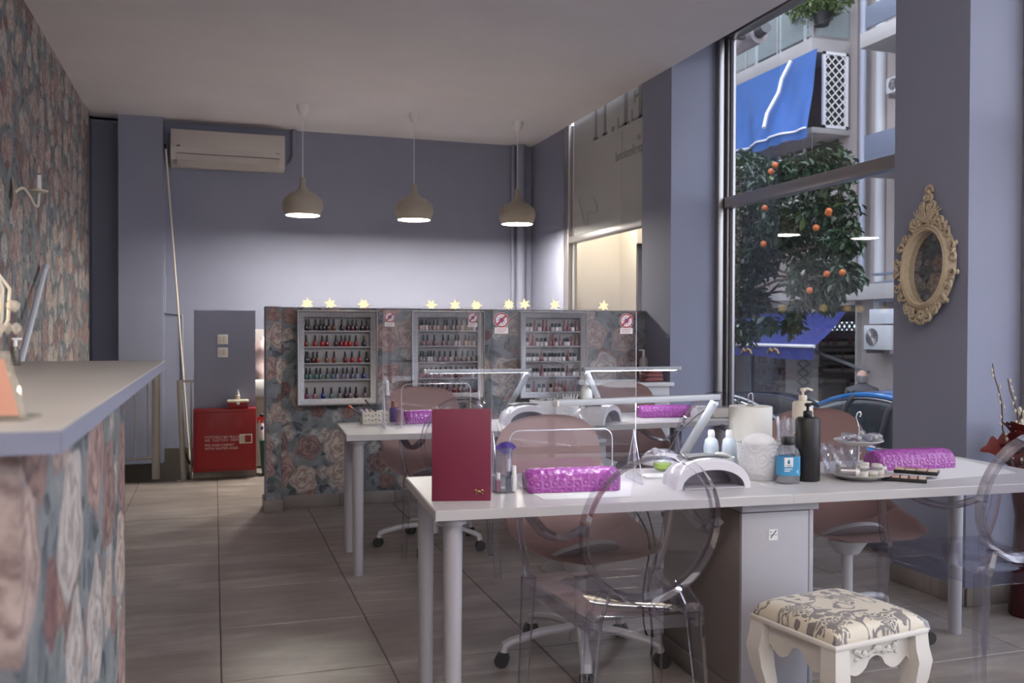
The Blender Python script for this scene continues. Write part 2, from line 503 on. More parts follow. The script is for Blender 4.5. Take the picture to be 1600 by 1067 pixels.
# recess panel line behind the counter and the skirting tiles
BASE = TILE
def skirting(name, a, b, axis, face, h=.085, n=None):
    """row of skirting tiles from a to b along an axis, standing on the floor against a face"""
    L = b - a; n = n or max(1, round(abs(L) / .45))
    root = None
    s_ = tag(MB().span((a, face - .004, 0), (b, face, h - .004) ) .build(name, GROUT) if axis == 'x' else MB().span((face - .004, a, 0), (face, b, h - .004)).build(name, GROUT), kind='structure')
    for k in range(n):
        p, q = a + L * k / n + .0015, a + L * (k + 1) / n - .0015
        if axis == 'x': MB().span((p, face - .012, .001), (q, face, h), bev=.002).build('tile', BASE, s_)
        else: MB().span((face - .012, p, .001), (face, q, h), bev=.002).build('tile', BASE, s_)
skirting('baseboard_back', -.19, 3.3, 'x', YB)
skirting('baseboard_near_pillar', 3.406, 3.897, 'y', XW, .088, 1)
skirting('baseboard_near_pillar_front', XW, 4.0, 'x', 3.406, .088, 1)
skirting('baseboard_far_pillar', 6.335, 6.74, 'y', XW, .088, 1)
skirting('baseboard_far_pillar_front', XW, 3.8, 'x', 6.335, .088, 1)

# low partition covered in the same paper
part = struct('partition', MB().span((.45, 6.76, 0), (XW, 6.88, 1.445)), PAPER)
tag(MB().span((.349, 6.63, 0), (.45, 6.88, 1.447)).build('partition_post', PAPER), kind='structure')
tag(MB().span((.345, 6.634, 0), (.349, 6.884, 1.447)).span((.345, 6.63, 1.445), (.45, 6.884, 1.45)).span((.45, 6.755, 1.445), (XW, 6.885, 1.449)).build('trim_2', PAINT), kind='structure')
skirting('baseboard_partition', .46, XW - .01, 'x', 6.76, .092, 7)
skirting('baseboard_post', .335, .46, 'x', 6.63, .088, 1)
skirting('baseboard_post_side', 6.62, 6.9, 'y', .345, .088, 1)

# big side window
def window_unit(name, y0, y1, zt, mull_z, xg, sill=.30):
    w = tag(MB().span((xg - .004, y0 + .05, sill), (xg + .004, y1 - .05, zt)).build(name, GLASS, smooth=False), kind='structure')
    MB().span((xg - .10, y1 - .055, 0), (xg - .055, y1, zt), bev=.006).build('window_frame', ALU, w)
    MB().span((xg - .055, y1 - .035, 0), (xg - .030, y1, zt)).build('gasket', DALU, w)
    MB().span((xg - .030, y1 - .065, 0), (xg + .045, y1, zt), bev=.006).build('window_frame', ALU, w)
    MB().span((xg - .012, y1 - .080, 0), (xg + .012, y1 - .064, zt)).build('gasket', DALU, w)
    MB().span((xg - .06, y0, 0), (xg + .045, y0 + .06, zt), bev=.006).build('window_frame', ALU, w)
    MB().span((xg - .055, y0, mull_z), (xg + .04, y1 - .06, mull_z + .082), bev=.006).build('transom', ALU, w)
    MB().span((xg - .055, y0, zt - .02), (xg + .04, y1, zt + .04), bev=.004).build('window_frame', ALU, w)
    MB().span((xg - .07, y0, sill - .06), (xg + .05, y1, sill + .01), bev=.004).build('window_sill', ALU, w)
    return w
window_unit('window_1', 3.897, 6.335, 3.575, 2.243, 3.83)
struct('wall_under_window', MB().span((3.72, 3.897, 0), (3.89, 6.335, .24)).span((3.72, YF, 0), (4.0, 3.406, .24)), PAINT)
window_unit('window_2', .35, 3.406, 3.575, 2.243, 3.76)
window_unit('window_3', YF, .35, 3.575, 2.243, 3.76)
wf = tag(MB().span((.6, YF - .064, .12), (3.5, YF - .056, 3.2)).build('window_4', GLASS, smooth=False), kind='structure')
for x in (.6, 1.55, 2.5, 3.44):
    MB().span((x, YF - .1, 0), (x + .06, YF - .02, 3.25), bev=.005).build('window_frame', ALU, wf)
for z in (.04, 2.25, 3.19):
    MB().span((.6, YF - .1, z), (3.5, YF - .02, z + .08), bev=.005).build('window_frame', ALU, wf)

# inner window beside the far pillar, with the frosted sign panel on top
wi = tag(MB().span((3.40, 6.84, .1), (3.407, 8.47, 2.16)).build('window_5', GLASS, smooth=False), kind='structure')
MB().span((3.335, 8.46, 0), (3.385, 8.585, H), bev=.006).build('window_frame', ALU, wi)
MB().span((3.385, 8.455, 0), (3.43, 8.50, H), bev=.006).build('window_frame', POWDER, wi)
MB().span((3.34, 6.84, 2.150), (3.43, 8.47, 2.212), bev=.006).build('transom', ALU, wi)
MB().span((3.36, 6.834, 0), (3.43, 6.862, H), bev=.004).build('window_frame', ALU, wi)
frost = plain('frosted_sign_film', (.40, .40, .395), .55, var=.05, vs=6)
pan = MB().span((3.395, 6.84, 2.20), (3.402, 8.47, H + .05)).build('frosted_panel', frost, wi)
ink = plain('faded_sign_ink', (.235, .23, .235), .6)
ink2 = plain('faint_sign_ink', (.30, .295, .30), .6)
# the words face the street, so from inside they read backwards
def sign2(body, px, py, size, m, sx=1.0):
    p = P(px, py, x=3.393)
    return text('sign_lettering', body, m, wi, (3.3930, p.y, p.z), (PI / 2, 0, PI / 2), size, ext=.0008, sx=sx)
def serif_letter(strokes, y0, z0, w, h):
    m = MB()
    for a, b, c, d in strokes: m.span((3.3915, y0 + a * w, z0 + b * h), (3.3945, y0 + c * w, z0 + d * h))
    return m.build('sign_letter', ink, wi, smooth=False)
za = P(930, 222, x=3.393).z; Hs = .40
LET_I = [(.35, 0, .65, 1), (.15, 0, .85, .05), (.15, .95, .85, 1)]
LET_L = [(.15, 0, .42, 1), (0, 0, 1, .05), (0, .95, .6, 1), (.93, .0, 1, .25)]
LET_E = [(.15, 0, .42, 1), (0, 0, 1, .05), (0, .95, 1, 1), (.93, 0, 1, .25), (.93, .75, 1, 1), (.42, .47, .75, .53), (.72, .38, .79, .62)]
y_ = P(1003, 170, x=3.393).y - .04
for st_l, w_l in ((LET_E, .24), (LET_L, .23), ([(.3, 0, .8, .1)], .10), (LET_I, .16), (LET_I, .16)):
    serif_letter(st_l, y_, za + .02, w_l, Hs); y_ += w_l + .05
sign2('es', 1001, 216, .09, ink2, .9)
sign2('professional', 1004, 235, .125, ink, .9)
MB().tube([P(a, b, x=3.392) for a, b in ((904, 310), (909, 330), (913, 348), (917, 352), (918, 330), (921, 330), (926, 334), (932, 331), (933, 320), (928, 309), (921, 308))], .0035, 5).build('signature_stroke', ink2, wi)
MB().span((3.394, 7.34, 2.21), (3.396, 7.3425, 3.1)).build('panel_joint', ink2, wi)
# lit lobby behind it
xg = P(968, 420, y=10.2).x
struct('wall_lobby', MB().span((XW + .07, YB + .1, 0), (XW + .10, 10.25, 3.2)).span((XW + .07, 10.2, 0), (xg + 1.0, 10.3, 3.2)), WHITE_WALL)
struct('wall_lobby_side', MB().span((xg, 9.72, 0), (xg + .12, 10.2, 3.2)).prism([(3.84, 6.845, 0), (xg + .5, 9.2, 0), (xg + .6, 9.2, 0), (3.94, 6.845, 0)], (0, 0, 3.2)).span((xg + .5, 9.2, 0), (xg + .6, 10.3, 3.2)), WHITE_WALL)
struct('ceiling_lobby', MB().prism([(XW + .1, 6.84, 2.9), (3.92, 6.84, 2.9), (xg + .6, 9.2, 2.9), (xg + .6, 10.3, 2.9), (XW + .1, 10.3, 2.9)], (0, 0, .1)), WHITE_WALL)
struct('floor_lobby', MB().prism([(3.86, 6.84, 0), (3.92, 6.84, 0), (xg + .6, 9.2, 0), (xg + .6, 10.3, 0), (4.0, 10.3, 0)], (0, 0, -.05)), TILE)
dj = P(996, 420, y=9.3).x
dr = tag(MB().span((dj, 9.28, 0), (dj + .05, 9.33, 2.26)).span((dj, 9.28, 2.21), (dj + .5, 9.33, 2.26)).span((dj + .45, 9.28, 0), (dj + .5, 9.33, 2.26)).build('door_1', BLACKP), kind='structure')
for k in range(5):
    MB().span((dj + .04, 9.295, .3 + .42 * k), (dj + .46, 9.315, .32 + .42 * k)).build('door_bar', BLACKP, dr)
def spot(name, loc, e, col, r=.05, kind='POINT', rot=None, size=None, blend=.6):
    l = bpy.data.lights.new(name, kind); l.energy = e; l.color = col
    if kind == 'SPOT': l.spot_size = size; l.spot_blend = blend
    if kind == 'AREA': l.shape = 'DISK'; l.size = size
    else: l.shadow_soft_size = r
    o = bpy.data.objects.new(name, l); o.location = loc
    if rot: o.rotation_euler = rot
    COL.objects.link(o); return o
spot('lobby_lamp', (4.25, 9.5, 2.6), 11, (1.0, .84, .62), .06)

# stub wall with the hose cabinet
sw = struct('wall_stub', MB().span((-.165, 8.34, 0), (.345, 8.46, 1.452)), PAINT)
skirting('baseboard_stub', -.175, .355, 'x', 8.34, .085, 1)
tag(MB().tube([P(256, 195, y=9.59), P(257, 489, y=9.59), P(284, 492, y=9.59), P(286, 600, y=9.59)], .014, 8).build('trim_5', PAINT), kind='structure')
# pipes in the back corners
tag(MB().tube([(3.20, 9.53, 0), (3.20, 9.53, H)], .05, 14).tube([(3.12, 9.565, 0), (3.12, 9.565, H)], .022, 10).build('trim_3', PAINT), kind='structure')
# ------------------------------------------------------------------ reception counter
ZC = 1.185
YC0, YC1 = P(94.5, 669, z=ZC).y, P(256, 563, z=ZC).y
XC = P(94.5, 669, z=ZC).x
ctr = thing('reception_counter', 'reception counter with floral papered front and grey top, close at the left', 'counter', (0, 0, 0))
GREYTOP = plain('grey_counter_top', (.36, .335, .31), .36, var=.05, vs=8)
MB().span((XC - .62, YC0, ZC - .026), (XC, YC1, ZC), bev=.003).build('countertop', GREYTOP, ctr)
MB().span((XC - .002, YC0 - .001, ZC - .027), (XC + .001, YC1 + .001, ZC - .003)).span((XC - .62, YC0 - .002, ZC - .027), (XC + .001, YC0 + .002, ZC - .003)).build('edge_band', PAINT, ctr)
xb = XC - .045
MB().span((XC - .60, YC0 + .035, 0), (xb, P(195, 800, x=xb).y, ZC - .027)).build('body', PAPER, ctr)

# leaning tube, pump bottle, crystal lamp, leaflet holder at the counter
lt, l2 = P(71, 417, x=XL + .035), P(31, 572, x=XL + .075)
dd = (lt - l2) / (lt.z - l2.z)
lb = lt - dd * lt.z
LT = thing('cardboard_tube', 'pale grey tube leaning on the floral wall behind the counter', 'tube', (lb.x, lb.y, 0))
d_ = lt - lb
MB().tube([Vector((0, 0, .012)), d_], .018, 14).build('tube_body', plain('pale_grey_tube', (.62, .65, .74), .5), LT)
MB().tube([d_ * .985, d_ * 1.003], .0192, 14).build('end_cap', plain('grey_cap', (.5, .52, .6), .5), LT)
q = P(24, 571, z=ZC)
pb = thing('soap_bottle', 'small dark pump bottle beside the leaning tube on the counter', 'bottle', q)
MB().lathe([(0, 0), (.012, 0), (.013, .004), (.013, .042), (.006, .052), (.006, .055), (0, .055)], seg=18).build('body', plain('smoky_bottle', (.10, .09, .08), .15), pb)
MB().cyl((0, 0, .052), (0, 0, .072), .006).box((.004, 0, .075), (.026, .010, .007), bev=.002).build('pump', WHITEP, pb)
q = P(-12, 588, z=ZC)
kl = thing('crystal_lamp', 'lit table lamp hung with faceted crystals at the left edge of the counter', 'lamp', (q.x, q.y, ZC))
kl.scale = (.62, .62, .62)
MB().lathe([(0, 0), (.06, 0), (.06, .012), (.012, .03), (.012, .10), (.02, .12), (.010, .14), (.010, .33), (.025, .345), (0, .35)], seg=18).build('stem', CREAMP, kl)
ARM = MB()
for k in range(6):
    a = k * PI / 3 + .3
    ARM.tube([(math.cos(a) * .01, math.sin(a) * .01, .12), (math.cos(a) * .05, math.sin(a) * .05, .2), (math.cos(a) * .055, math.sin(a) * .055, .31), (math.cos(a) * .02, math.sin(a) * .02, .36)], .006, 6)
ARM.build('frame', CREAMP, kl)
CRY = clear('crystal', (.95, .93, .9), (.5, .47, .42), 1.6, .02, .5, .25, (1, .92, .8))
for k in range(12):
    a = k * PI / 6; z = (.17, .25)[k % 2]
    MB().lathe([(0, -.024), (.016, -.008), (.018, .006), (.008, .018), (0, .02)], o=(math.cos(a) * .075, math.sin(a) * .075, z), seg=6).build('crystal', CRY, kl, smooth=False)
MB().ball((0, 0, .25), .022, 2).build('bulb', emit('crystal_bulb', (1, .78, .5), 6), kl)
q = P(-26, 657, z=ZC)
lh = thing('leaflet_holder', 'clear leaflet holder with a salmon leaflet at the near end of the counter', 'holder', (q.x, q.y, ZC), -.12)
MB().prism([(-.05, -.02, 0), (.050, -.02, 0), (.050, -.02, .004), (-.05, -.02, .004)], (0, .06, 0)).prism([(-.05, -.004, .004), (.046, -.004, .004), (.020, .022, .078), (-.05, .022, .078)], (0, .002, 0)).build('stand', clear('clear_holder', (.9, .89, .86), (.6, .58, .52), 1, .05, .4, .22, (.8, .74, .62)), lh)
MB().prism([(-.046, -.009, .006), (.040, -.009, .006), (.016, .014, .070), (-.046, .014, .070)], (0, .002, 0)).build('leaflet', plain('salmon_leaflet', (.55, .27, .19), .6, var=.2, vs=14), lh)

# wall sconce on the papered wall
c_ = P(17, 300, x=XL)
sn = thing('wall_sconce', 'cream candle sconce with one curved arm on the floral wall', 'sconce', (XL, c_.y, c_.z))
MB().grid(lambda u, v: (.004 + .018 * math.sin(PI * v), math.sin(2 * PI * u) * .055 * math.sin(PI * v), -.10 + .2 * v), 20, 12, True).build('back_plate', CREAMP, sn)
MB().tube(smooth_path([(.02, 0, 0), (.05, .07, .035), (.07, .17, .0), (.075, .27, -.035), (.08, .36, -.03), (.08, .40, .05)]), .009, 8).build('arm', CREAMP, sn)
MB().lathe([(0, 0), (.05, .012), (.055, .022), (.02, .02), (.02, .035), (0, .036)], o=(.08, .40, .05), seg=18).build('drip_dish', CREAMP, sn)
MB().cyl((.08, .40, .08), (.08, .40, .165), .014).build('candle_sleeve', WHITEP, sn)
MB().lathe([(0, 0), (.012, .01), (.016, .03), (.008, .055), (0, .07)], o=(.08, .40, .165), seg=12).build('bulb', clear('bulb_glass', (.8, .75, .7), (.5, .45, .4), 1, .05, .4, .3, (.8, .7, .6)), sn)
for a in range(4):
    MB().lathe([(0, 0), (.006, -.012), (0, -.035)], o=(.08 + .045 * math.cos(a * 1.57), .40 + .045 * math.sin(a * 1.57), .06), seg=6).build('crystal', CRY, sn, smooth=False)

# ------------------------------------------------------------------ pole, railings, hose cabinet, things at the back
pt, pbm = P(259, 233, y=9.30), P(289, 620, y=8.78)
pl = thing('long_pole', 'long thin cream pole leaning on the column above the stair railing', 'pole', (pbm.x, pbm.y, 0))
b0 = Vector((0, 0, .0)); tp = Vector((pt.x - pbm.x, pt.y - pbm.y, pt.z)); md = Vector((0, 0, pbm.z))
pdir = (tp - md)
MB().tube([md - pdir * (pbm.z / pdir.z) * .98, tp], .0085, 10).build('shaft', plain('cream_pole', (.62, .56, .46), .4), pl)
MB().tube([tp, tp + pdir.normalized() * .05], .013, 10).build('tip', BLACKP, pl)
RAILM = plain('beige_railing_paint', (.36, .335, .30), .5)
r1 = P(244, 748, z=0)
rl = thing('stair_railing', 'beige stair railing with a thick post behind the far end of the counter', 'railing', (r1.x, r1.y, 0))
MB().cyl((0, 0, 0), (0, 0, .93), .034, seg=14).build('post', RAILM, rl)
MB().tube([(0, .02, .86), (-.9, .02, .86)], .012, 8).build('handrail', RAILM, rl)
MB().tube([(0, .02, .18), (-.9, .02, .155)], .010, 8).build('bottom_rail', RAILM, rl)
for k in range(9): MB().tube([(-.07 - .1 * k, .02, .165), (-.07 - .1 * k, .02, .86)], .005, 6).build('baluster', RAILM, rl)
r2 = P(287, 749, z=0)
r2b = thing('stair_gate_railing', 'thin beige railing section between the thick post and the hose cabinet wall', 'railing', (r2.x, r2.y, 0))
MB().tube([(0, 0, 0), (-.035, .02, .85)], .022, 10).build('post', RAILM, r2b)
MB().tube([(-.035, .02, .84), (.10, .05, .84)], .010, 8).build('handrail', RAILM, r2b)
MB().tube([(.06, .04, 0), (.06, .04, .84)], .007, 6).build('baluster', RAILM, r2b)
MB().tube([(.0, .03, .24), (.05, .05, .12)], .012, 6).build('latch', BLACKP, r2b)

hc = thing('fire_hose_cabinet', 'red steel fire hose cabinet fixed low on the grey stub wall', 'cabinet', (.088, 8.34, .07))
w2, hh, dp = .258, .535, .12
MB().span((-w2, -dp, 0), (w2, 0, hh), bev=.004).build('box', RED, hc)
DOOR = MB().span((-w2 + .025, -dp - .006, .02), (w2 - .025, -dp + .004, hh - .03), bev=.002).build('door', RED, hc)
groove = plain('dark_red_gap', (.05, .004, .005), .6)
g_ = MB()
for a in ((-w2 + .021, .016, -w2 + .025, hh - .026), (w2 - .025, .016, w2 - .021, hh - .026)): g_.span((a[0], -dp - .001, a[1]), (a[2], -dp + .003, a[3]))
for z in (.016, hh - .03): g_.span((-w2 + .021, -dp - .001, z), (w2 - .021, -dp + .003, z + .004))
g_.build('door_gap', groove, hc)
for cx in (-.12, .115):
    for k in range(5): MB().span((cx - .03, -dp - .010, .385 + .016 * k), (cx + .03, -dp - .005, .390 + .016 * k)).build('vent_louver', plain('pink_red_enamel', (.33, .05, .055), .5), DOOR)
MB().span((.118, -dp - .012, .235), (.225, -dp - .006, .315), bev=.003).build('handle_frame', CREAMP, DOOR)
MB().span((.128, -dp - .0135, .245), (.165, -dp - .011, .305)).build('handle_plate', plain('pale_green_plate', (.45, .46, .36), .4), DOOR)
MB().span((.165, -dp - .0132, .245), (.216, -dp - .011, .305)).build('handle_window', RED, DOOR)
for body, z in (('ΠΥΡΟΣΒΕΣΤΙΚΗ ΦΩΛΙΑ', .285), ('ΜΕ  ΛΑΣΤΙΧΟ  ΝΕΡΟΥ', .258), ('FIRE HOSE CABINET', .217), ('WITH WATER HOSE', .188)):
    text('lettering', body, WHITEINK, DOOR, (-.165, -dp - .0068, z), (PI / 2, 0, 0), .0285, sx=.88 if 'Π' in body else (.95 if 'F' in body else 1.05))
def switch(label, px, py):
    p = P(px, py, y=8.34)
    s_ = thing('light_switch', label, 'switch', (p.x, 8.34, p.z))
    MB().box((0, -.005, 0), (.086, .010, .084), bev=.003).build('plate', WHITEP, s_)
    for k in (-1, 1): MB().box((k * .016, -.012, 0), (.030, .006, .058), bev=.002).build('rocker', CREAMP, s_)
switch('upper white double light switch on the grey stub wall', 348, 530)
switch('lower white double light switch on the grey stub wall', 348, 550.5)
q = P(372, 641, y=8.26)
fa = thing('first_aid_box', 'small red box with white lid standing on the hose cabinet', 'box', (q.x, 8.275, .606))
MB().box((0, 0, .027), (.165, .09, .052), bev=.006).build('box_body', RED, fa)
MB().box((0, 0, .062), (.18, .10, .020), bev=.006).build('lid', CREAMP, fa)
MB().box((.0, -.049, .048), (.026, .006, .030), bev=.002).build('latch', WHITEP, fa)
nb = thing('dropper_bottle', 'tiny white dropper bottle standing on the red and white box', 'bottle', (q.x + .0, 8.275, .679))
MB().lathe([(0, 0), (.018, 0), (.018, .035), (.008, .045), (0, .045)], seg=16).build('body', CREAMP, nb)
MB().lathe([(.009, .044), (.009, .06), (.003, .088), (0, .088)], seg=14).build('cap', WHITEP, nb)
q = P(408, 737, z=0)
gb = thing('green_bin', 'green plastic bin on the floor beside the hose cabinet', 'bin', (q.x + .07, 8.40, 0))
MB().lathe([(0, 0), (.10, 0), (.125, .30), (.118, .30), (.095, .01), (0, .01)], seg=4, M=Matrix.Rotation(PI / 4, 4, 'Z')).build('tub', plain('green_plastic', (.004, .060, .025), .4), gb)
MB().box((0, 0, .305), (.19, .19, .014), bev=.005).build('lid', plain('green_lid', (.006, .085, .04), .4), gb)
sb = thing('spray_cleaner', 'white spray bottle with red trigger standing on the green bin', 'bottle', (q.x - .028 + .025, 8.375, .312))
MB().lathe([(0, 0), (.022, 0), (.024, .02), (.024, .12), (.012, .15), (0, .15)], seg=16).build('body', WHITEP, sb)
MB().box((0, -.0235, .105), (.022, .004, .03)).build('label_patch', plain('blue_print', (.02, .03, .2), .5), sb)
MB().cyl((0, 0, .15), (0, 0, .175), .013).box((-.008, 0, .19), (.07, .024, .03), bev=.006).box((-.035, 0, .165), (.012, .014, .04), bev=.003).build('trigger_head', plain('red_plastic', (.5, .02, .015), .35), sb)
MB().ball((.0, 0, .215), .02, 2).build('top_knob', BLACKP, sb)
q = P(404, 560, y=9.2)
be = thing('treatment_bench', 'white padded bench seen in the gap behind the partition', 'bench', (q.x + .55, 9.1, 0))
MB().box((0, 0, .74), (1.3, .75, .16), bev=.04).build('cushion', WHITEP, be)
MB().box((0, .0, .35), (1.2, .65, .66), bev=.01).build('frame', plain('beige_base', (.42, .36, .29), .6), be)
MB().box((0, .36, .98), (1.3, .06, .62), bev=.02).build('headboard', plain('grey_headboard', (.42, .39, .41), .7), be)
bl = thing('folded_towel', 'crumpled pale pink towel piled on the white bench', 'towel', (q.x + .02, 9.0, .82))
MB().grid(lambda u, v: (.15 * math.cos(2 * PI * u) * (1 + .12 * math.sin(9 * v + 5 * u)) * math.sin(PI * min(1, .12 + .88 * v)) , .15 * math.sin(2 * PI * u) * (1 + .1 * math.sin(11 * v)), .0 + .40 * v + .012 * math.sin(22 * u + 7 * v)), 36, 18, True).build('towel_body', fabric('pink_towel', (.50, .36, .38), (.68, .55, .56), 120), bl)

# air conditioner
ac0, ac1 = P(268, 206, y=9.6), P(443, 272, y=9.6)
acx, acw = (ac0.x + ac1.x) / 2, (ac1.x - ac0.x)
zt, zb = 3.222, 2.872
ACM = plain('cream_ac_plastic', (.50, .46, .43), .45)
ac = thing('air_conditioner', 'wide cream wall air conditioner high on the back wall', 'air conditioner', (acx, 9.6, zb))
hz = zt - zb
MB().prism([(0, -.002, 0), (0, -.12, .0), (0, -.20, .05), (0, -.215, .12), (0, -.20, hz - .02), (0, -.17, hz), (0, -.002, hz)], (acw, 0, 0), Matrix.Translation((-acw / 2, 0, 0))).build('casing', ACM, ac)
MB().box((0, -.207, hz * .72), (acw * .985, .012, hz * .50), bev=.006).build('front_panel', ACM, ac)
MB().prism([(0, -.125, -.004), (0, -.205, .045), (0, -.220, .105), (0, -.21, .108), (0, -.19, .05), (0, -.12, .005)], (acw * .9, 0, 0), Matrix.Translation((-acw * .45, 0, 0))).build('flap', plain('cream_ac_flap', (.44, .40, .37), .5), ac)
MB().span((-acw * .45, -.2215, .108), (acw * .45, -.2085, .112)).span((-acw * .452, -.21, .0), (-acw * .448, -.12, .1)).build('flap_gap', GREYP, ac)
MB().box((-acw * .435, -.2142, hz * .52), (.032, .004, .012), bev=.002).build('badge', plain('blue_badge', (.02, .03, .12), .4), ac)
MB().box((acw * .435, -.2142, hz * .45), (.045, .003, .005)).build('display_strip', GREYP, ac)
tag(MB().tube([(acx + acw / 2 + .0, 9.56, 2.93), (acx + acw / 2 + .07, 9.56, 2.97), (acx + acw / 2 + .10, 9.56, 3.05), (acx + acw / 2 + .10, 9.56, H)], .026, 10).build('trim_4', PAINT), kind='structure')

# pendants
SH = plain('taupe_lamp_enamel', (.34, .30, .25), .45)
BULB = emit('lamp_diffuser_glow', (1.0, .94, .83), 72)
def pendant(label, x, y):
    t = thing('pendant_lamp', label, 'lamp', (x, y, H), 0, 'onion shaped pendant lamps over the partition')
    MB().lathe([(0, 0), (.058, 0), (.052, -.03), (.036, -.075), (.012, -.095), (0, -.095)], seg=28).build('ceiling_cup', WHITEP, t)
    MB().cyl((0, 0, -.09), (0, 0, -.66), .0035, seg=6).build('cord', WHITEP, t)
    prof = [(0, -.655), (.024, -.655), (.026, -.70), (.032, -.74), (.06, -.775), (.12, -.805), (.165, -.845), (.182, -.89), (.178, -.935), (.160, -.98), (.152, -.998), (.148, -.995), (.160, -.95), (.172, -.90), (.158, -.85), (.11, -.815), (.03, -.775), (0, -.77)]
    MB().lathe(prof, seg=40).build('shade', SH, t)
    MB().lathe([(0, -.985), (.147, -.985), (.147, -.990), (0, -.990)], seg=36).build('diffuser', BULB, t)
pendant('left pendant lamp of three hanging from the ceiling at the back', .765, 8.49)
pendant('middle pendant lamp of three hanging from the ceiling at the back', 1.79, 8.49)
pendant('right pendant lamp of three, nearest the corner pipe', 2.813, 8.49)
# unseen globes added behind the lens to brighten pillars, ceiling and floor
def globe(label, x, y, e):
    t = thing('added_fill_globe', label, 'lamp', (x, y, H), 0, 'unseen fill globes added behind the lens')
    MB().lathe([(0, -.001), (.06, -.001), (.05, -.04), (0, -.045)], seg=24).cyl((0, 0, -.04), (0, 0, -.30), .006).build('stem', WHITEP, t)
    MB().ball((0, 0, -.42), .13, 3).build('globe', emit('fill_globe_glow', (1.0, .93, .84), e), t)
for k, (x, y) in enumerate(((-.4, .6), (1.6, .9), (-.4, -1.4), (1.6, -1.6))):
    globe(('added unseen fill globe over the near end of the counter', 'added unseen fill globe over the stool', 'added unseen fill globe over the entrance by the counter', 'added unseen fill globe behind the street door')[k], x, y, 23)
# ------------------------------------------------------------------ manicure tables
T = .745
def table(label, fl, ang, L=1.206, D=.655, legs=(1, 1, 1, 1)):
    t = thing('manicure_table', label, 'table', (fl[0], fl[1], 0), ang, 'white manicure tables')
    MB().box((L / 2, D / 2, T - .016), (L - .002, D, .032), bev=.002, seg=1).build('table_top', LAMINATE, t)
    e = MB()
    for a, b in (((.0005, -.001, T - .031), (L - .0005, .0012, T - .003)), ((.0005, D - .0012, T - .031), (L - .0005, D + .001, T - .003)), ((-.001, 0, T - .031), (.0016, D, T - .003)), ((L - .0016, 0, T - .031), (L + .001, D, T - .003))): e.span(a, b)
    e.build('edge_band', LAMEDGE, t)
    for k, (x, y) in enumerate(((.065, .065), (.065, D - .065), (L - .065, .065), (L - .065, D - .065))):
        if not legs[k]: continue
        lg = MB().cyl((x, y, 0.0), (x, y, T - .034), .026, .030, 22).build('leg', LEGM, t)
        MB().cyl((x, y, T - .052), (x, y, T - .032), .045, seg=22).build('mounting_plate', LEGM, lg)
    return t
A1 = -.062
t1 = table('front white manicure table with the maroon menu book on it', (.633, 2.680), A1, legs=(1, 1, 0, 0))
u1 = Vector((math.cos(A1), math.sin(A1), 0)); v1 = Vector((-math.sin(A1), math.cos(A1), 0))
p3 = Vector((.633, 2.680, 0)) + u1 * 1.208
t3 = table('right white manicure table with the two tier tray on it', (p3.x, p3.y), A1, legs=(0, 0, 1, 1))
t2 = table('rear white manicure table with the white pen basket, before the floral partition', (.650, 4.745), -.05, legs=(1, 1, 0, 1))
p4 = (1.885, 4.815)
t4 = table('rear right white manicure table with the white soap bottle on it', p4, .075, L=1.16, legs=(0, 0, 1, 1))

# drawer unit between the front tables
cb = thing('drawer_cabinet', 'grey lilac cabinet standing under the joint of the two front tables', 'cabinet', (1.675, 2.672, 0), A1)
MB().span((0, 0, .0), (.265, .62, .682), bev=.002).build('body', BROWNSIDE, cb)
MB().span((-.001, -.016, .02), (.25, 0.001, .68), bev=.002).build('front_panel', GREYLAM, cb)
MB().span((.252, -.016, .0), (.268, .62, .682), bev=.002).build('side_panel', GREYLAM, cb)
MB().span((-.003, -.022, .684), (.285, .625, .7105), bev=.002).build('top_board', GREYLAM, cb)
st = MB().span((.098, -.0175, .585), (.132, -.016, .622)).build('sticker', WHITEP, cb)
MB().prism([(.103, -.0176, .595), (.106, -.0176, .592), (.128, -.0176, .618), (.125, -.0176, .620)], (0, -.0006, 0)).span((.102, -.0182, .612), (.109, -.0176, .615)).span((.1, -.0182, .603), (.13, -.0176, .6045)).build('sticker_mark', GREYP, st)
MB().span((-.006, .001, .0), (.0, .62, .075), bev=.002).build('plinth', BROWNSIDE, cb)
c2 = thing('drawer_cabinet', 'dark taupe cabinet under the joint of the two rear tables', 'cabinet', (1.86, 4.86, 0), 0.0)
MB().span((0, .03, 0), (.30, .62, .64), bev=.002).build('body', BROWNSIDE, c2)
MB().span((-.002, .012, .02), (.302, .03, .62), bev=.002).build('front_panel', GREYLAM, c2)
MB().span((-.004, .005, .64), (.304, .625, .660), bev=.002).build('top_board', GREYLAM, c2)

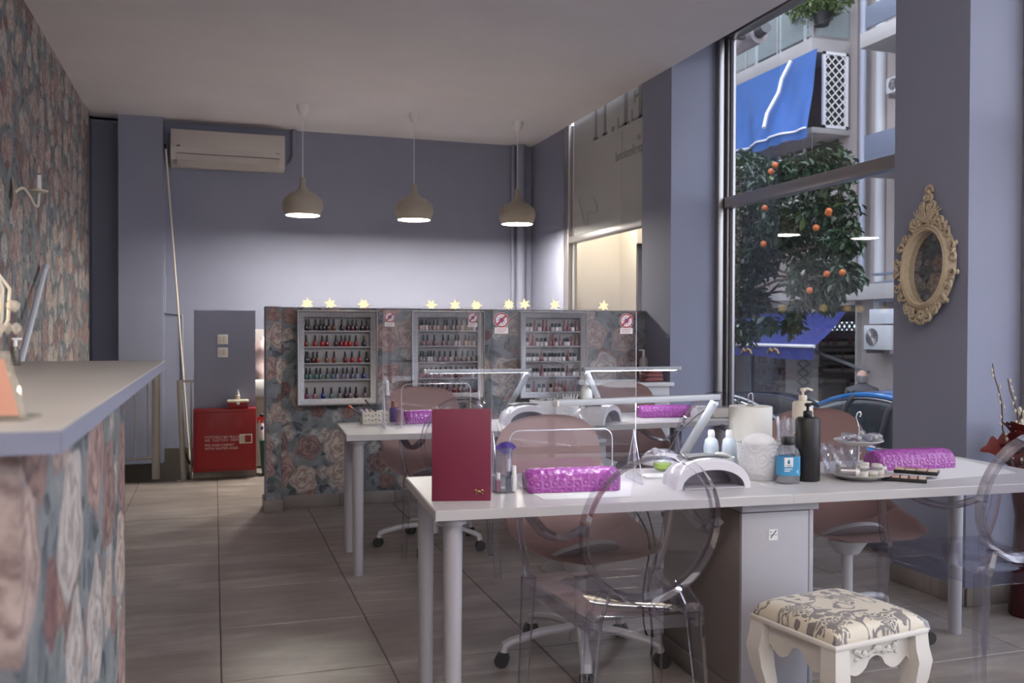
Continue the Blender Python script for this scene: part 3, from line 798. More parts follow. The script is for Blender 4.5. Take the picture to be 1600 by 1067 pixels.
# ------------------------------------------------------------------ clear oval-back armchairs
def make_ghost(label, loc, rz):
    """local +Y is the way the sitter faces; origin on the floor under the seat"""
    g = thing('clear_armchair', label, 'chair', loc, rz, 'clear plastic armchairs')
    fw, rw, yf, yr, zs = .235, .165, .225, -.225, .455
    def seat(u, v):
        y = yr + (yf - yr) * v
        w = rw + (fw - rw) * v
        x = -w + 2 * w * u
        dip = -.022 * math.sin(PI * u) * math.sin(PI * min(1, v * 1.1)) + .012 * v ** 3
        z = zs + dip + (.012 - .012 * math.cos(2 * PI * v)) * .2
        return (x, y, z)
    MB().grid(seat, 16, 14).build('seat', GHOSTP, g, solid=-.012, ang=50)
    ap = MB()
    for a, b in (((-fw + .02, yf - .012), (fw - .02, yf - .012)), ((-rw + .02, yr + .012), (rw - .02, yr + .012)), ((-rw, yr), (-fw + .004, yf)), ((rw, yr), (fw - .004, yf))):
        ap.prism([(a[0], a[1], zs - .01), (b[0], b[1], zs - .01), (b[0], b[1], zs - .05), (a[0], a[1], zs - .05)], Vector((b[1] - a[1], -(b[0] - a[0]), 0)).normalized() * .008)
    ap.build('seat_rail', GHOSTP, g, smooth=False)
    rc, ra, rb = Vector((0, yr - .045, .718)), .203, .226      # oval back leaning back
    tilt = .22
    e2 = Vector((0, -math.sin(tilt), math.cos(tilt))); nn_ = Vector((0, math.cos(tilt), math.sin(tilt)))
    def ov(a, k=1.0, off=0.0):
        return rc + Vector((ra * k * math.sin(a), 0, 0)) + e2 * (rb * k * math.cos(a)) + nn_ * off
    r_ = MB(); n = 64
    O1 = [ov(2 * PI * i / n, 1.05, -.017) for i in range(n)]; I1 = [ov(2 * PI * i / n, .955, -.017) for i in range(n)]
    shift = Vector((0, .034 * math.cos(tilt), .034 * math.sin(tilt)))
    r_.ring(O1, I1, shift)
    r_.build('back_frame', GHOST, g, ang=60)
    MB().prism([ov(2 * PI * i / n, .957, -.003) for i in range(n)], shift * .18).build('back_panel', GHOSTP, g, smooth=False)
    # rear legs run up to the oval, front legs run up to the arms
    def leg(pts, ws):
        m = MB(); R = []
        for p, w in zip(pts, ws):
            p = Vector(p)
            ch = w * .35
            loop = [(-w + ch, -w), (w - ch, -w), (w, -w + ch), (w, w - ch), (w - ch, w), (-w + ch, w), (-w, w - ch), (-w, -w + ch)]
            R.append([m.bm.verts.new(p + Vector((a, b, 0))) for a, b in loop])
        for A, B in zip(R, R[1:]):
            for k in range(8): m.bm.faces.new((A[k], A[(k + 1) % 8], B[(k + 1) % 8], B[k]))
        m.bm.faces.new(R[0][::-1]); m.bm.faces.new(R[-1])
        return m.build('leg', GHOST, g, smooth=False)
    for s in (-1, 1):
        at = ov(PI - s * .62, 1.04)
        leg([(s * (rw + .028), yr - .035, 0), (s * (rw + .012), yr - .010, .25), (s * (rw - .004), yr - .004, zs - .01), (s * (rw - .012), yr - .014, zs + .02), at], [.015, .019, .024, .022, .016])
        leg([(s * (fw + .012), yf + .004, 0), (s * (fw + .002), yf - .006, .25), (s * (fw - .006), yf - .014, zs + .012)], [.014, .018, .023])
        am = MB()
        e0 = ov(s * PI / 2 * .98, 1.03)
        arm = [e0, Vector((s * (ra + .030), yr + .06, e0.z - .045)), Vector((s * (fw + .020), yr + .16, e0.z - .052)), Vector((s * (fw + .03), yr + .27, e0.z - .030)), Vector((s * (fw + .032), yf - .055, e0.z - .006))]
        def cr(p, k):
            out = []
            for i in range(len(p) - 1):
                p0, p1, p2, p3_ = p[max(i - 1, 0)], p[i], p[i + 1], p[min(i + 2, len(p) - 1)]
                for j in range(k):
                    t = j / k
                    out.append(.5 * ((2 * p1) + (p2 - p0) * t + (2 * p0 - 5 * p1 + 4 * p2 - p3_) * t * t + (3 * p1 - p0 - 3 * p2 + p3_) * t ** 3))
            return out + [p[-1]]
        am.tube(cr(arm, 5), .012, 8, upv=(0, 0, 1), rb=.022)
        am.build('arm', GHOST, g, ang=30)
        top = Vector(arm[-1]) + Vector((0, .012, .006))
        pm = MB()
        pm.tube(cr([top, top + Vector((0, .008, -.06)), Vector((s * (fw + .016), yf - .028, zs + .10)), Vector((s * (fw - .004), yf - .012, zs + .015))], 5), .024, 8, upv=(0, 1, 0), rb=.012)
        pm.build('arm_post', GHOST, g, ang=30)
    return g
g1 = make_ghost('clear armchair with oval back at the front table, beside the damask stool', (1.215, 2.655, 0), -.055)
dup(g1, (1.235, 4.80, 0), -.10, 'clear armchair with oval back behind the maroon book at the rear table')
dup(g1, (2.705, 2.71, 0), -.08, 'clear armchair with oval back at the right table, cut by the photo edge')
dup(g1, (2.66, 4.78, 0), -.05, 'clear armchair at the rear right table, mostly hidden behind the desk lamp')

# ------------------------------------------------------------------ pink swivel chairs
CAST = plain('dark_caster_rubber', (.05, .046, .046), .5)
def make_pink(label, loc, rz, base=0.0):
    """local -Y is the way the sitter faces"""
    g = thing('swivel_chair', label, 'chair', loc, rz, 'dusty pink swivel chairs')
    def shell(u, v):
        # v 0 front lip of the seat .. 1 top of the back ; u across
        s = 2 * u - 1
        if v < .45:
            k = v / .45
            y = -.25 + .40 * k; z = .455 - .03 * math.sin(PI * k * .8) + .0
            w = .235 + .055 * math.sin(PI * k * .75)
            curl = .055 * k + .012
            if k < .2: w *= .80 + .20 * math.sqrt(max(0, 1 - (1 - k / .2) ** 2))
            z += curl * s ** 4 * 1.6 - (.02 * (1 - k) ** 3)
        else:
            k = (v - .45) / .55
            a = k * 1.0
            y = .15 + .125 * math.sin(min(1, a * 1.6) * PI / 2) + .03 * a
            z = .438 + .515 * (a ** 1.12)
            w = .277 - .035 * a
            if a > .62:                                   # rounded top of the back
                q = (a - .62) / .38
                sq = math.sin(q * PI / 2)
                z = .740 + .195 * sq
                w = .252 * max(0.0, 1 - sq ** 2.8) ** (1 / 2.8)
            else:
                z = .438 + .302 * (a / .62) ** 1.1
                w = .285 - .033 * (a / .62)
            y -= .085 * (1 - a * .75) * s ** 2
            z += .075 * s ** 4 * (1 - a) ** 2
        return (w * s, y, z)
    MB().grid(shell, 26, 40).build('shell', PINKFAB, g, solid=.034, ang=75)
    e = [Vector(shell(i / 40, 1.0)) for i in range(41)]
    MB().cyl((0, .0, .335), (0, .0, .395), .05, .09, 20).cyl((0, 0, .394), (0, .01, .41), .16, .15, 24).build('seat_mount', POWDER, g)
    MB().cyl((0, 0, .12), (0, 0, .36), .024, seg=18).cyl((0, 0, .075), (0, 0, .15), .042, .036, 18).build('column', POWDER, g)
    for k in range(5):
        a = base + k * 2 * PI / 5
        c, s = math.cos(a), math.sin(a)
        lg = MB().tube([(c * .025, s * .025, .128), (c * .17, s * .17, .118), (c * .285, s * .285, .094), (c * .312, s * .312, .082), (c * .318, s * .318, .058)], .016, 8, rb=.021, upv=(0, 0, 1)).build('leg', POWDER, g)
        px, py = c * .322, s * .322
        MB().cyl((px, py, .036), (px, py, .066), .010, seg=10).build('caster_stem', STEEL, lg)
        wm = MB()
        b = a + 1.1 + .6 * k
        ax = Vector((math.cos(b), math.sin(b), 0))
        for q in (-1, 1): wm.cyl(Vector((px, py, .0275)) + ax * (.008 * q), Vector((px, py, .0275)) + ax * (.022 * q), .0272, seg=18)
        wm.cyl(Vector((px, py, .0275)) - ax * .01, Vector((px, py, .0275)) + ax * .01, .012, seg=10)
        wm.build('caster_wheel', CAST, lg)
    return g
k1 = make_pink('dusty pink swivel chair behind the front table, facing the quilted armrest', (1.37, 3.33, 0), .16, PI - .16)
dup(k1, (1.245, 5.36, 0), .05, 'dusty pink swivel chair at the rear table, below the middle polish rack')
dup(k1, (2.60, 3.30, 0), -.10, 'dusty pink swivel chair behind the two tier tray at the right table')
dup(k1, (2.68, 5.52, 0), .0, 'dusty pink swivel chair at the rear right table, before the red towels')

# ------------------------------------------------------------------ damask stool
def damask():
    m, t, out = new_mat('damask_satin'); N = NT(t)
    o = N.ob()
    def warped(scale, amp, src):
        n_ = N.n('TexNoise'); n_.inputs['Scale'].default_value = scale; n_.inputs['Detail'].default_value = 2
        N.l(o, n_.inputs['Vector'])
        v = N.n('VectorMath', operation='MULTIPLY_ADD'); N.l(n_.outputs['Color'], v.inputs[0]); v.inputs[1].default_value = (amp, amp, 0); N.l(src, v.inputs[2])
        return v.outputs[0]
    w1 = warped(13, .05, o)
    v = N.n('TexVoronoi', feature='F1', voronoi_dimensions='2D'); v.inputs['Scale'].default_value = 6.4; v.inputs['Randomness'].default_value = .55
    N.l(w1, v.inputs['Vector'])
    d = N.n('VectorMath', operation='SUBTRACT'); N.l(w1, d.inputs[0]); N.l(v.outputs['Position'], d.inputs[1])
    q = N.n('SeparateXYZ'); N.l(d.outputs[0], q.inputs[0])
    a = N.math('ARCTAN2', q.outputs[1], q.outputs[0])
    r = N.math('MULTIPLY', v.outputs['Distance'], 1.0)
    edge = N.math('MULTIPLY_ADD', N.math('SINE', N.math('MULTIPLY', a, 9.0)), .055, .30)
    edge = N.math('ADD', edge, N.math('MULTIPLY', N.math('SINE', N.math('MULTIPLY_ADD', a, 3.0, 1.0)), .11))
    inside = N.math('LESS_THAN', r, edge)
    rings = N.math('GREATER_THAN', N.math('SINE', N.math('ADD', N.math('MULTIPLY', r, 62.0), N.math('MULTIPLY', N.math('SINE', N.math('MULTIPLY', a, 7.0)), 2.2))), .62)
    spokes = N.math('GREATER_THAN', N.math('SINE', N.math('MULTIPLY_ADD', a, 16.0, N.math('MULTIPLY', r, 20.0))), .80)
    flower = N.math('MULTIPLY', inside, N.math('SUBTRACT', 1.0, N.math('MAXIMUM', rings, N.math('MULTIPLY', spokes, N.math('GREATER_THAN', r, .12)))))
    v2 = N.n('TexVoronoi', feature='F1', voronoi_dimensions='2D'); v2.inputs['Scale'].default_value = 26; v2.inputs['Randomness'].default_value = .9
    N.l(warped(30, .03, o), v2.inputs['Vector'])
    leaves = N.math('MULTIPLY', N.math('LESS_THAN', v2.outputs['Distance'], .40), N.math('MULTIPLY', N.math('GREATER_THAN', N.noise(o, 9, 1), .50), N.math('GREATER_THAN', r, .33)))
    sc_ = N.math('LESS_THAN', N.math('ABSOLUTE', N.math('SUBTRACT', N.noise(w1, 9.5, 1), .5)), .016)
    f = N.math('MAXIMUM', flower, N.math('MAXIMUM', leaves, sc_))
    c = N.mix(f, (.60, .53, .42), (.165, .145, .135))
    N.principled(out, c, N.math('MULTIPLY_ADD', f, .25, .36), spec=.5, sheen=.3, normal=N.bump(N.noise(o, 500, 1), .12, .001))
    return m
cs = [P(x, y, z=.445) for x, y in ((1190, 938), (1324, 915), (1435, 960), (1287, 990))]
ctr_s = sum(cs, Vector()) / 4
ex = (cs[2] - cs[3]); sang = math.atan2(ex.y, ex.x)
SW = .368; SD = .335
S = thing('padded_stool', 'white carved stool with a damask cushion, at the front of the room', 'stool', (ctr_s.x, ctr_s.y, 0), sang)
def cush(u, v):
    a, b = 2 * u - 1, 2 * v - 1
    x = math.copysign(1 - (1 - abs(a)) ** 1.5, a) * SW / 2; y = math.copysign(1 - (1 - abs(b)) ** 1.5, b) * SD / 2
    h = (1 - abs(a) ** 5) * (1 - abs(b) ** 5)
    return (x, y, .412 + .042 * h ** .55 + .008 * (1 - a * a) * (1 - b * b))
MB().grid(cush, 24, 24).span((-SW / 2, -SD / 2, .404), (SW / 2, SD / 2, .4125)).build('cushion', damask(), S, ang=70)
WOOD = plain('white_painted_wood', (.66, .62, .57), .38)
MB().box((0, 0, .398), (SW + .016, SD + .016, .016), bev=.004).build('seat_board', WOOD, S)
def apron(L):
    pts = [(-L / 2, .392), (L / 2, .392), (L / 2, .30)]
    n = 24
    for i in range(n + 1):
        k = 1 - 2 * i / n
        z = .315 + .018 * math.cos(k * PI * 2.0) - .0 + (.012 if abs(k) < .18 else 0) - (.025 if abs(k) > .9 else 0)
        pts.append((k * L / 2 * .98, z))
    pts.append((-L / 2, .30))
    return pts
for k in range(4):
    L = (SW if k % 2 == 0 else SD) - .05
    dist = (SD if k % 2 == 0 else SW) / 2 - .022
    M = Matrix.Rotation(k * PI / 2, 4, 'Z')
    ap = MB().prism([(x, -dist, z) for x, z in apron(L)], (0, .014, 0), M).build('apron', WOOD, S, smooth=False)
    if k == 0:
        orn = MB()
        for x in (-.075, -.05, -.03, 0, .03, .05, .075):
            orn.ball((x, -dist - .003, .36 + .006 * math.cos(x * 90)), .013 if x else .020, 1, (1, .5, .8))
        orn.tube([(-.09, -dist - .002, .372), (-.06, -dist - .005, .35), (-.02, -dist - .005, .362), (.02, -dist - .005, .362), (.06, -dist - .005, .35), (.09, -dist - .002, .372)], .0045, 6)
        for x in (-.085, .085): orn.ball((x, -dist - .003, .37), .010, 1, (1, .5, .8)).ball((x * .95, -dist - .003, .345), .008, 1, (1, .5, .8))
        orn.build('carved_flowers', WOOD, ap)
for sx in (-1, 1):
    for sy in (-1, 1):
        m = MB(); R = []
        for z, o_, w in ((0, .012, .019), (.03, .006, .015), (.10, -.010, .016), (.18, -.010, .021), (.25, .004, .027), (.31, .010, .029), (.35, .004, .028), (.391, .002, .027)):
            cx, cy = sx * (SW / 2 - .024 + o_), sy * (SD / 2 - .024 + o_)
            R.append([m.bm.verts.new((cx + a * w, cy + b * w, z)) for a, b in ((-1, -1), (1, -1), (1, 1), (-1, 1))])
        for A, B in zip(R, R[1:]):
            for k in range(4): m.bm.faces.new((A[k], A[(k + 1) % 4], B[(k + 1) % 4], B[k]))
        m.bm.faces.new(R[0][::-1]); m.bm.faces.new(R[-1])
        m.build('leg', WOOD, S, ang=50)
# ------------------------------------------------------------------ framed polish racks on the partition
FR = None
def frame_mat():
    m, t, out = new_mat('silver_frame'); N = NT(t)
    o = N.ob()
    c = N.mix(N.noise(o, 90, 3), (.17, .165, .175), (.46, .44, .44))
    N.principled(out, c, .38, .75)
    return m
FR = frame_mat(); RACKIN = plain('pale_rack_lining', (.40, .38, .385), .55)
SILV = plain('bead_silver', (.60, .58, .57), .3, .8)
YW = 6.76
CAPM = plain('glossy_black_cap', (.010, .010, .012), .18)
def lacquer(name, c): return plain('nail_lacquer_' + name, c, .15, coat=.6)
COLS = {'black': (.012, .010, .014), 'plum': (.055, .010, .022), 'brown': (.10, .032, .018), 'dark_red': (.14, .008, .012), 'red': (.34, .012, .016), 'crimson': (.24, .008, .022),
        'rust': (.21, .05, .025), 'orange': (.36, .075, .03), 'teal': (.05, .12, .12), 'sea_green': (.09, .17, .15), 'steel_blue': (.10, .13, .19), 'mauve': (.20, .14, .18), 'lavender': (.25, .22, .32),
        'blue': (.015, .03, .22), 'navy': (.02, .03, .09), 'pink': (.36, .13, .19), 'magenta': (.22, .04, .12), 'grey': (.22, .21, .22), 'nude': (.42, .30, .25), 'gold': (.34, .23, .12), 'taupe': (.24, .18, .17),
        'white': (.58, .53, .52), 'rose': (.30, .10, .105), 'wine': (.12, .02, .035)}
LQ = {}
PROTO = {}
PINKCAP = plain('dusty_rose_cap', (.27, .10, .095), .35)
def bottle_meshes(col, style):
    key = (col, style)
    if key in PROTO: return PROTO[key]
    if col not in LQ: LQ[col] = lacquer(col, COLS[col])
    if style == 'tall':      # round body, tall tapered black cap
        b = MB().lathe([(0, 0), (.0135, 0), (.015, .003), (.015, .030), (.012, .037), (.006, .040), (0, .040)], seg=12).mesh('body', LQ[col])
        c = MB().lathe([(0, .038), (.0085, .038), (.0078, .055), (.0062, .082), (0, .083)], seg=10).mesh('cap', CAPM)
    elif style == 'short':   # square pale bottle, short wide black cap
        b = MB().box((0, 0, .017), (.030, .026, .034), bev=.004, seg=1).mesh('body', LQ[col])
        c = MB().lathe([(0, .034), (.0115, .034), (.0112, .062), (0, .063)], seg=12).mesh('cap', CAPM)
    else:                    # rose bottle with a long rose cap
        b = MB().lathe([(0, 0), (.012, 0), (.0135, .003), (.0135, .032), (.008, .042), (0, .043)], seg=12).mesh('body', LQ[col])
        c = MB().lathe([(0, .041), (.0085, .041), (.0075, .060), (.0060, .088), (0, .089)], seg=10).mesh('cap', PINKCAP)
    PROTO[key] = (b, c)
    return PROTO[key]
ORD = ['first', 'second', 'third', 'fourth', 'fifth', 'sixth', 'seventh', 'eighth', 'ninth', 'tenth', 'eleventh', 'twelfth', 'thirteenth', 'fourteenth', 'fifteenth', 'sixteenth', 'seventeenth', 'eighteenth']
ROW = ['top shelf', 'second shelf', 'middle shelf', 'fourth shelf', 'bottom shelf']
def rack(where, label, pxl, pxr, pyt, pyb, shelf_py, rows, group):
    yfr = YW - .072
    a, b = P(pxl, pyt, y=yfr), P(pxr, pyb, y=yfr)
    x0, x1, z1, z0 = a.x, b.x, a.z, b.z
    w, h = x1 - x0, z1 - z0
    t = thing('polish_rack', label, 'rack', ((x0 + x1) / 2, YW, z0), 0, 'framed polish racks')
    W = w / 2
    f = .048
    MB().span((-W + .012, -.008, .012), (W - .012, -.001, h - .012)).build('back_panel', RACKIN, t)
    m = MB()
    for s in (-1, 1): m.span((s * (W - .012), -.065, .012), (s * (W - f - .004), -.008, h - .012))
    m.span((-W + .012, -.065, h - f), (W - .012, -.008, h - .012)).span((-W + .012, -.065, .012), (W - .012, -.008, f))
    m.build('rack_box', RACKIN, t)
    prof = [(0, 0), (0, -.012), (.006, -.018), (.014, -.012), (.022, -.010), (.034, -.006), (.044, -.002), (.05, 0)]
    def loop(d): return [(-W + d, d), (W - d, d), (W - d, h - d), (-W + d, h - d)]
    fm = MB(); R = []
    for d, y in [(0.0, .01)] + prof + [(.05, .01)]:
        R.append([fm.bm.verts.new((x, -.066 + y, z)) for x, z in loop(d)])
    for A, B in zip(R, R[1:]):
        for k in range(4): fm.bm.faces.new((A[k], A[(k + 1) % 4], B[(k + 1) % 4], B[k]))
    fb = fm.build('frame', FR, t, ang=30)
    bd = MB()
    step = .0125
    for d, rr in ((.006, .0052), (.043, .0028)):
        P4 = loop(d)
        for k in range(4):
            p, q = Vector(P4[k]), Vector(P4[(k + 1) % 4])
            n = int((q - p).length / (step if d < .01 else step * 2))
            for i in range(n):
                c = p + (q - p) * (i / n)
                g = bmesh.ops.create_icosphere(bd.bm, subdivisions=1, radius=rr)
                bd._mat(g['verts'], Matrix.Translation((c.x, -.083 if d < .01 else -.070, c.y)) @ Matrix.Diagonal((1.0, .9, 1.0, 1)))
    tag(bd.build('beading', SILV, fb), kind='stuff')
    for r, py in enumerate(shelf_py):
        zs = P((pxl + pxr) / 2, py, y=YW - .06).z - z0
        if r < len(shelf_py) - 1:
            MB().span((-W + f + .004, -.060, zs - .009), (W - f - .004, -.008, zs)).build('shelf', RACKIN, t)
        else: zs = f + .0005
        for k, (px, col, style) in enumerate(rows[r]):
            bx = P(px, py - 10, y=YW - .040).x
            bx = min(max(bx, x0 + f + .020), x1 - f - .020)
            bm_, cm_ = bottle_meshes(col, style)
            o = thing('nail_polish_bottle', f"{col.replace('_', ' ')} polish bottle, {ORD[k]} from left on the {ROW[r]} of the {where} rack", 'bottle', (bx, YW - .040, z0 + zs), random.uniform(-.2, .2), group)
            obj('body', bm_, o); obj('cap', cm_, o)
def row(xs, cols, style='tall'): return [(x, c, style) for x, c in zip(xs, cols.split())]
Z = lambda q: [400 + v / 2.965 for v in q]
R1 = [row(Z([229, 246, 277, 299, 315, 337, 360, 398, 426, 447, 466, 492, 513]), 'black plum black black black brown brown black plum brown plum black plum'),
      row(Z([231, 274, 307, 329, 370, 395, 414, 434, 463, 500]), 'dark_red red red crimson plum crimson red red crimson black'),
      row(Z([229, 240, 265, 284, 327, 362, 413, 445, 479, 513]), 'black black plum rust rust rust dark_red red red black'),
      row(Z([228, 250, 280, 298, 330, 357, 376, 404, 422, 447, 468, 499]), 'teal teal sea_green teal sea_green steel_blue lavender mauve lavender steel_blue lavender blue'),
      row(Z([235, 273, 310, 349, 388, 415, 436, 464, 505]), 'magenta pink blue sea_green grey plum mauve plum taupe')]
rack('left', 'silver framed polish rack on the left of the floral partition', 464, 590, 484, 632, [516.5, 541.3, 566.8, 592.3, 619], R1, 'bottles in the left polish rack')
Z2 = lambda q: [620 + v / 6.275 for v in q]
R2 = [row(Z2([232, 252, 290, 324, 364, 400, 470, 495, 553, 590, 636, 688, 760]), 'nude nude white taupe nude nude nude taupe taupe gold nude gold white'),
      row(Z2([262, 300, 368, 455, 505, 575, 606, 675, 710, 754]), 'taupe rose brown rose taupe white nude nude gold nude'),
      row(Z2([235, 262, 310, 336, 366, 420, 470, 525, 580, 645, 700, 745]), 'grey taupe white white taupe mauve rose nude taupe taupe nude grey'),
      row(Z2([235, 262, 300, 340, 385, 430, 480, 530, 580, 630, 690, 740]), 'orange rust wine rose crimson rose dark_red rose wine crimson rose white'),
      row(Z2([250, 300, 350, 410, 450, 500, 560, 610, 660, 720, 770]), 'wine plum crimson wine red plum crimson dark_red wine magenta plum')]
rack('middle', 'silver framed polish rack in the middle of the floral partition', 643, 757, 485, 623, [516, 540, 565, 590.5, 612], R2, 'bottles in the middle polish rack')
Z3 = lambda q: [790 + v / 6.67 for v in q]
def mixed(xs, pat):
    return [(x, 'white' if c == 'w' else 'rose', 'short' if c == 'w' else 'rose') for x, c in zip(Z3(xs), pat)]
R3 = [mixed([222, 262, 305, 352, 395, 433, 490, 530, 565, 614, 655, 695, 738], 'wwrwrrwwwrrwr'),
      mixed([212, 245, 288, 330, 373, 416, 465, 498, 527, 566, 620, 650, 692, 736], 'wrrwwwrrwrwwrr'),
      mixed([210, 250, 290, 328, 374, 410, 458, 492, 528, 562, 600, 655, 680, 720], 'wwwwrwwwwwwrww'),
      mixed([212, 252, 292, 330, 378, 408, 452, 490, 520, 555, 597, 645, 708, 745], 'wwwwrwwwwwwrww'),
      mixed([198, 242, 297, 350, 397, 443, 470, 515, 558, 600, 628, 683, 728], 'wwrwwrwrrrrrr')]
rack('right', 'silver framed polish rack on the right of the floral partition', 812.5, 917, 486, 621, [517.5, 540.5, 564, 587.6, 610], R3, 'bottles in the right polish rack')

# lit paper stars strung along the top of the partition
def star_mesh():
    m = MB()
    g = bmesh.ops.create_icosphere(m.bm, subdivisions=1, radius=.020)
    # spikes on twelve corners of an icosahedron, pulled out unevenly
    m2 = MB()
    g = bmesh.ops.create_icosphere(m2.bm, subdivisions=1, radius=1.0)
    dirs = [v.co.normalized() for v in m2.bm.verts][:12]
    m2.bm.free()
    for i, d in enumerate(dirs):
        L = .048 + .010 * ((i * 7) % 3) / 2
        a = Vector((0, 0, 1)) if abs(d.z) < .9 else Vector((1, 0, 0))
        e1 = d.cross(a).normalized(); e2 = d.cross(e1)
        base = [m.bm.verts.new(d * .012 + e1 * (.013 * math.cos(k * PI / 2)) + e2 * (.013 * math.sin(k * PI / 2))) for k in range(4)]
        tip = m.bm.verts.new(d * L)
        for k in range(4): m.bm.faces.new((base[k], base[(k + 1) % 4], tip))
    return m
def star_mat():
    m, t, out = new_mat('lit_paper_star'); N = NT(t)
    o = N.ob(); ln = N.n('VectorMath', operation='LENGTH'); N.l(o, ln.inputs[0])
    k = N.math('DIVIDE', ln.outputs['Value'], .05)
    e = N.n('Emission'); N.l(N.ramp(k, [(0, (1, .60, .22)), (.55, (1, .76, .42)), (1, (.9, .72, .45))]), e.inputs[0])
    N.l(N.math('MULTIPLY_ADD', k, -.42, .78), e.inputs[1])
    N.l(e.outputs[0], out.inputs[0])
    return m
sm = star_mesh().mesh('star', star_mat(), smooth=False)
wire = []
SLAB = ['first', 'second', 'third', 'fourth', 'fifth', 'sixth', 'seventh', 'eighth', 'ninth', 'tenth']
for k, (px, py) in enumerate(((480, 477.5), (516, 478), (568, 477.5), (674, 478), (711, 478.5), (744, 477.5), (795, 476), (820, 475.5), (867, 476), (943, 478))):
    p = P(px, py, y=6.80)
    p.z = max(p.z, 1.449 + .028)
    s_ = obj('paper_star', sm, None, p, (random.uniform(-.5, .5), random.uniform(-.5, .5), random.uniform(0, 3)))
    tag(s_, f'lit paper star, {SLAB[k]} from the left along the partition top', 'light', 'lit stars of the fairy string')
    wire.append(p)
wp = []
for a, b in zip(wire, wire[1:]):
    for i in range(8):
        t = i / 8
        q = a.lerp(b, t); q.z = 1.4525 + .012 * abs(math.sin(t * 9)) * (1 if 0 < i < 8 else 0) + (.02 if i == 0 else 0); q.y = 6.81 + .012 * math.sin(t * 7)
        wp.append(q)
tag(MB().tube(wp, .0012, 5).build('fairy_light_wire', plain('clear_wire', (.25, .22, .20), .4)), 'thin clear wire linking the lit stars along the partition top', 'wire')
# ------------------------------------------------------------------ things on the tables
def quilt():
    m, t, out = new_mat('quilted_magenta_vinyl'); N = NT(t)
    o = N.ob()
    v = N.n('TexVoronoi', feature='F1'); v.inputs['Scale'].default_value = 38; v.inputs['Randomness'].default_value = .35
    N.l(o, v.inputs['Vector'])
    h = N.math('ABSOLUTE', N.math('SUBTRACT', v.outputs['Distance'], .34))
    h = N.math('MULTIPLY', h, 4.0, clamp=True)
    N.principled(out, N.mix(h, (.25, .045, .24), (.31, .065, .305)), .24, spec=.6, normal=N.bump(h, .5, .005))
    return m
QUILT = quilt()
def armrest(label, px0, px1, py, L=.31, rz=None, d=.125, py1=None):
    a, b = P(px0, py, z=T), P(px1, py if py1 is None else py1, z=T)
    r = math.atan2((b - a).y, (b - a).x) if rz is None else rz
    L = (b - a).length if rz is None else L
    o = thing('armrest_cushion', label, 'cushion', ((a + b) / 2), r, 'quilted magenta armrests')
    def f(u, v):
        s = 2 * u - 1
        e = (1 - abs(s) ** 9) ** .5
        k = .82 + .18 * e
        th = PI * v
        yy = .5 * d - .5 * d * math.cos(th) * k
        zz = .075 * (max(0, math.sin(th)) ** .8) * k
        return (s * L / 2 * (1 - .05 * (1 - math.sin(th))), yy, .002 + zz)
    m = MB().grid(f, 40, 22)
    for s in (0, 1): m.poly([f(s, j / 22) for j in range(23)])
    m.poly([f(0, 0), f(1, 0), f(1, 1), f(0, 1)])
    m.build('cushion_body', QUILT, o, ang=60)
    return o
armrest('magenta quilted armrest beside the maroon menu book on the front table', 824, 974, 772, py1=767)
armrest('magenta quilted armrest partly hidden behind the maroon book on the rear table', 634, 712, 663.5, py1=661)
armrest('magenta quilted armrest at the window end of the rear right table', 1001, 1086, 653.5, py1=652)
armrest('magenta quilted armrest by the two tier tray on the right table', 1376, 1499, 737, py1=731)
PAPERM = plain('white_paper', (.70, .69, .69), .75)
def sheet(label, pts):
    p = [P(x, y, z=T + .0006) for x, y in pts]
    c = sum(p, Vector()) / len(p)
    o = MB().prism([q - c for q in p], (0, 0, .0008)).build('paper_sheet', PAPERM)
    o.location = c
    tag(o, label, 'paper')
sheet('white paper sheet under the armrest on the front table', [(800, 752), (990, 744), (985, 776), (850, 781)])
sheet('large white paper sheet under the armrest on the right table', [(1345, 727), (1480, 712), (1590, 739), (1450, 751)])

# maroon menu book
a, b = P(676, 783, z=T), P(767, 782, z=T)
rz = math.atan2((b - a).y, (b - a).x); w = (b - a).length; hb = w * 143 / 91
MAROON = plain('maroon_leatherette', (.165, .016, .042), .5, bump=.3, bs=350)
bk = thing('menu_book', 'tall maroon menu book standing half open on the front table', 'book', a, rz)
MB().span((0, -.004, 0), (w, .002, hb), bev=.0025).build('front_cover', MAROON, bk)
MB().span((-.003, -.004, 0), (.006, .020, hb), bev=.002).build('spine', MAROON, bk)
MB().box((w / 2 * math.cos(.12), .020 + w / 2 * math.sin(.12), hb / 2), (w, .005, hb), rz=.12, bev=.002).build('back_cover', MAROON, bk)
MB().prism([(.006, .003, hb - .008), (w - .012, .003, hb - .008), (w - .012, .012, hb - .008), (.006, .016, hb - .008)], (0, 0, -hb + .016)).build('pages', plain('page_paper', (.62, .56, .50), .7), bk)
GOLD = plain('antique_gold', (.32, .22, .10), .35, .9)
MB().ball((w * .79, -.006, .030), .006, 1, (1.3, .5, .8)).ball((w * .79 - .010, -.006, .034), .0045, 1, (1, .5, 1)).ball((w * .79 + .011, -.006, .034), .005, 1, (1, .5, .8)).tube([(w * .79 + .006, -.006, .028), (w * .79 + .014, -.006, .022)], .0016, 5).tube([(w * .79 - .008, -.006, .028), (w * .79 - .008, -.006, .021)], .0016, 5).build('charm', GOLD, bk)

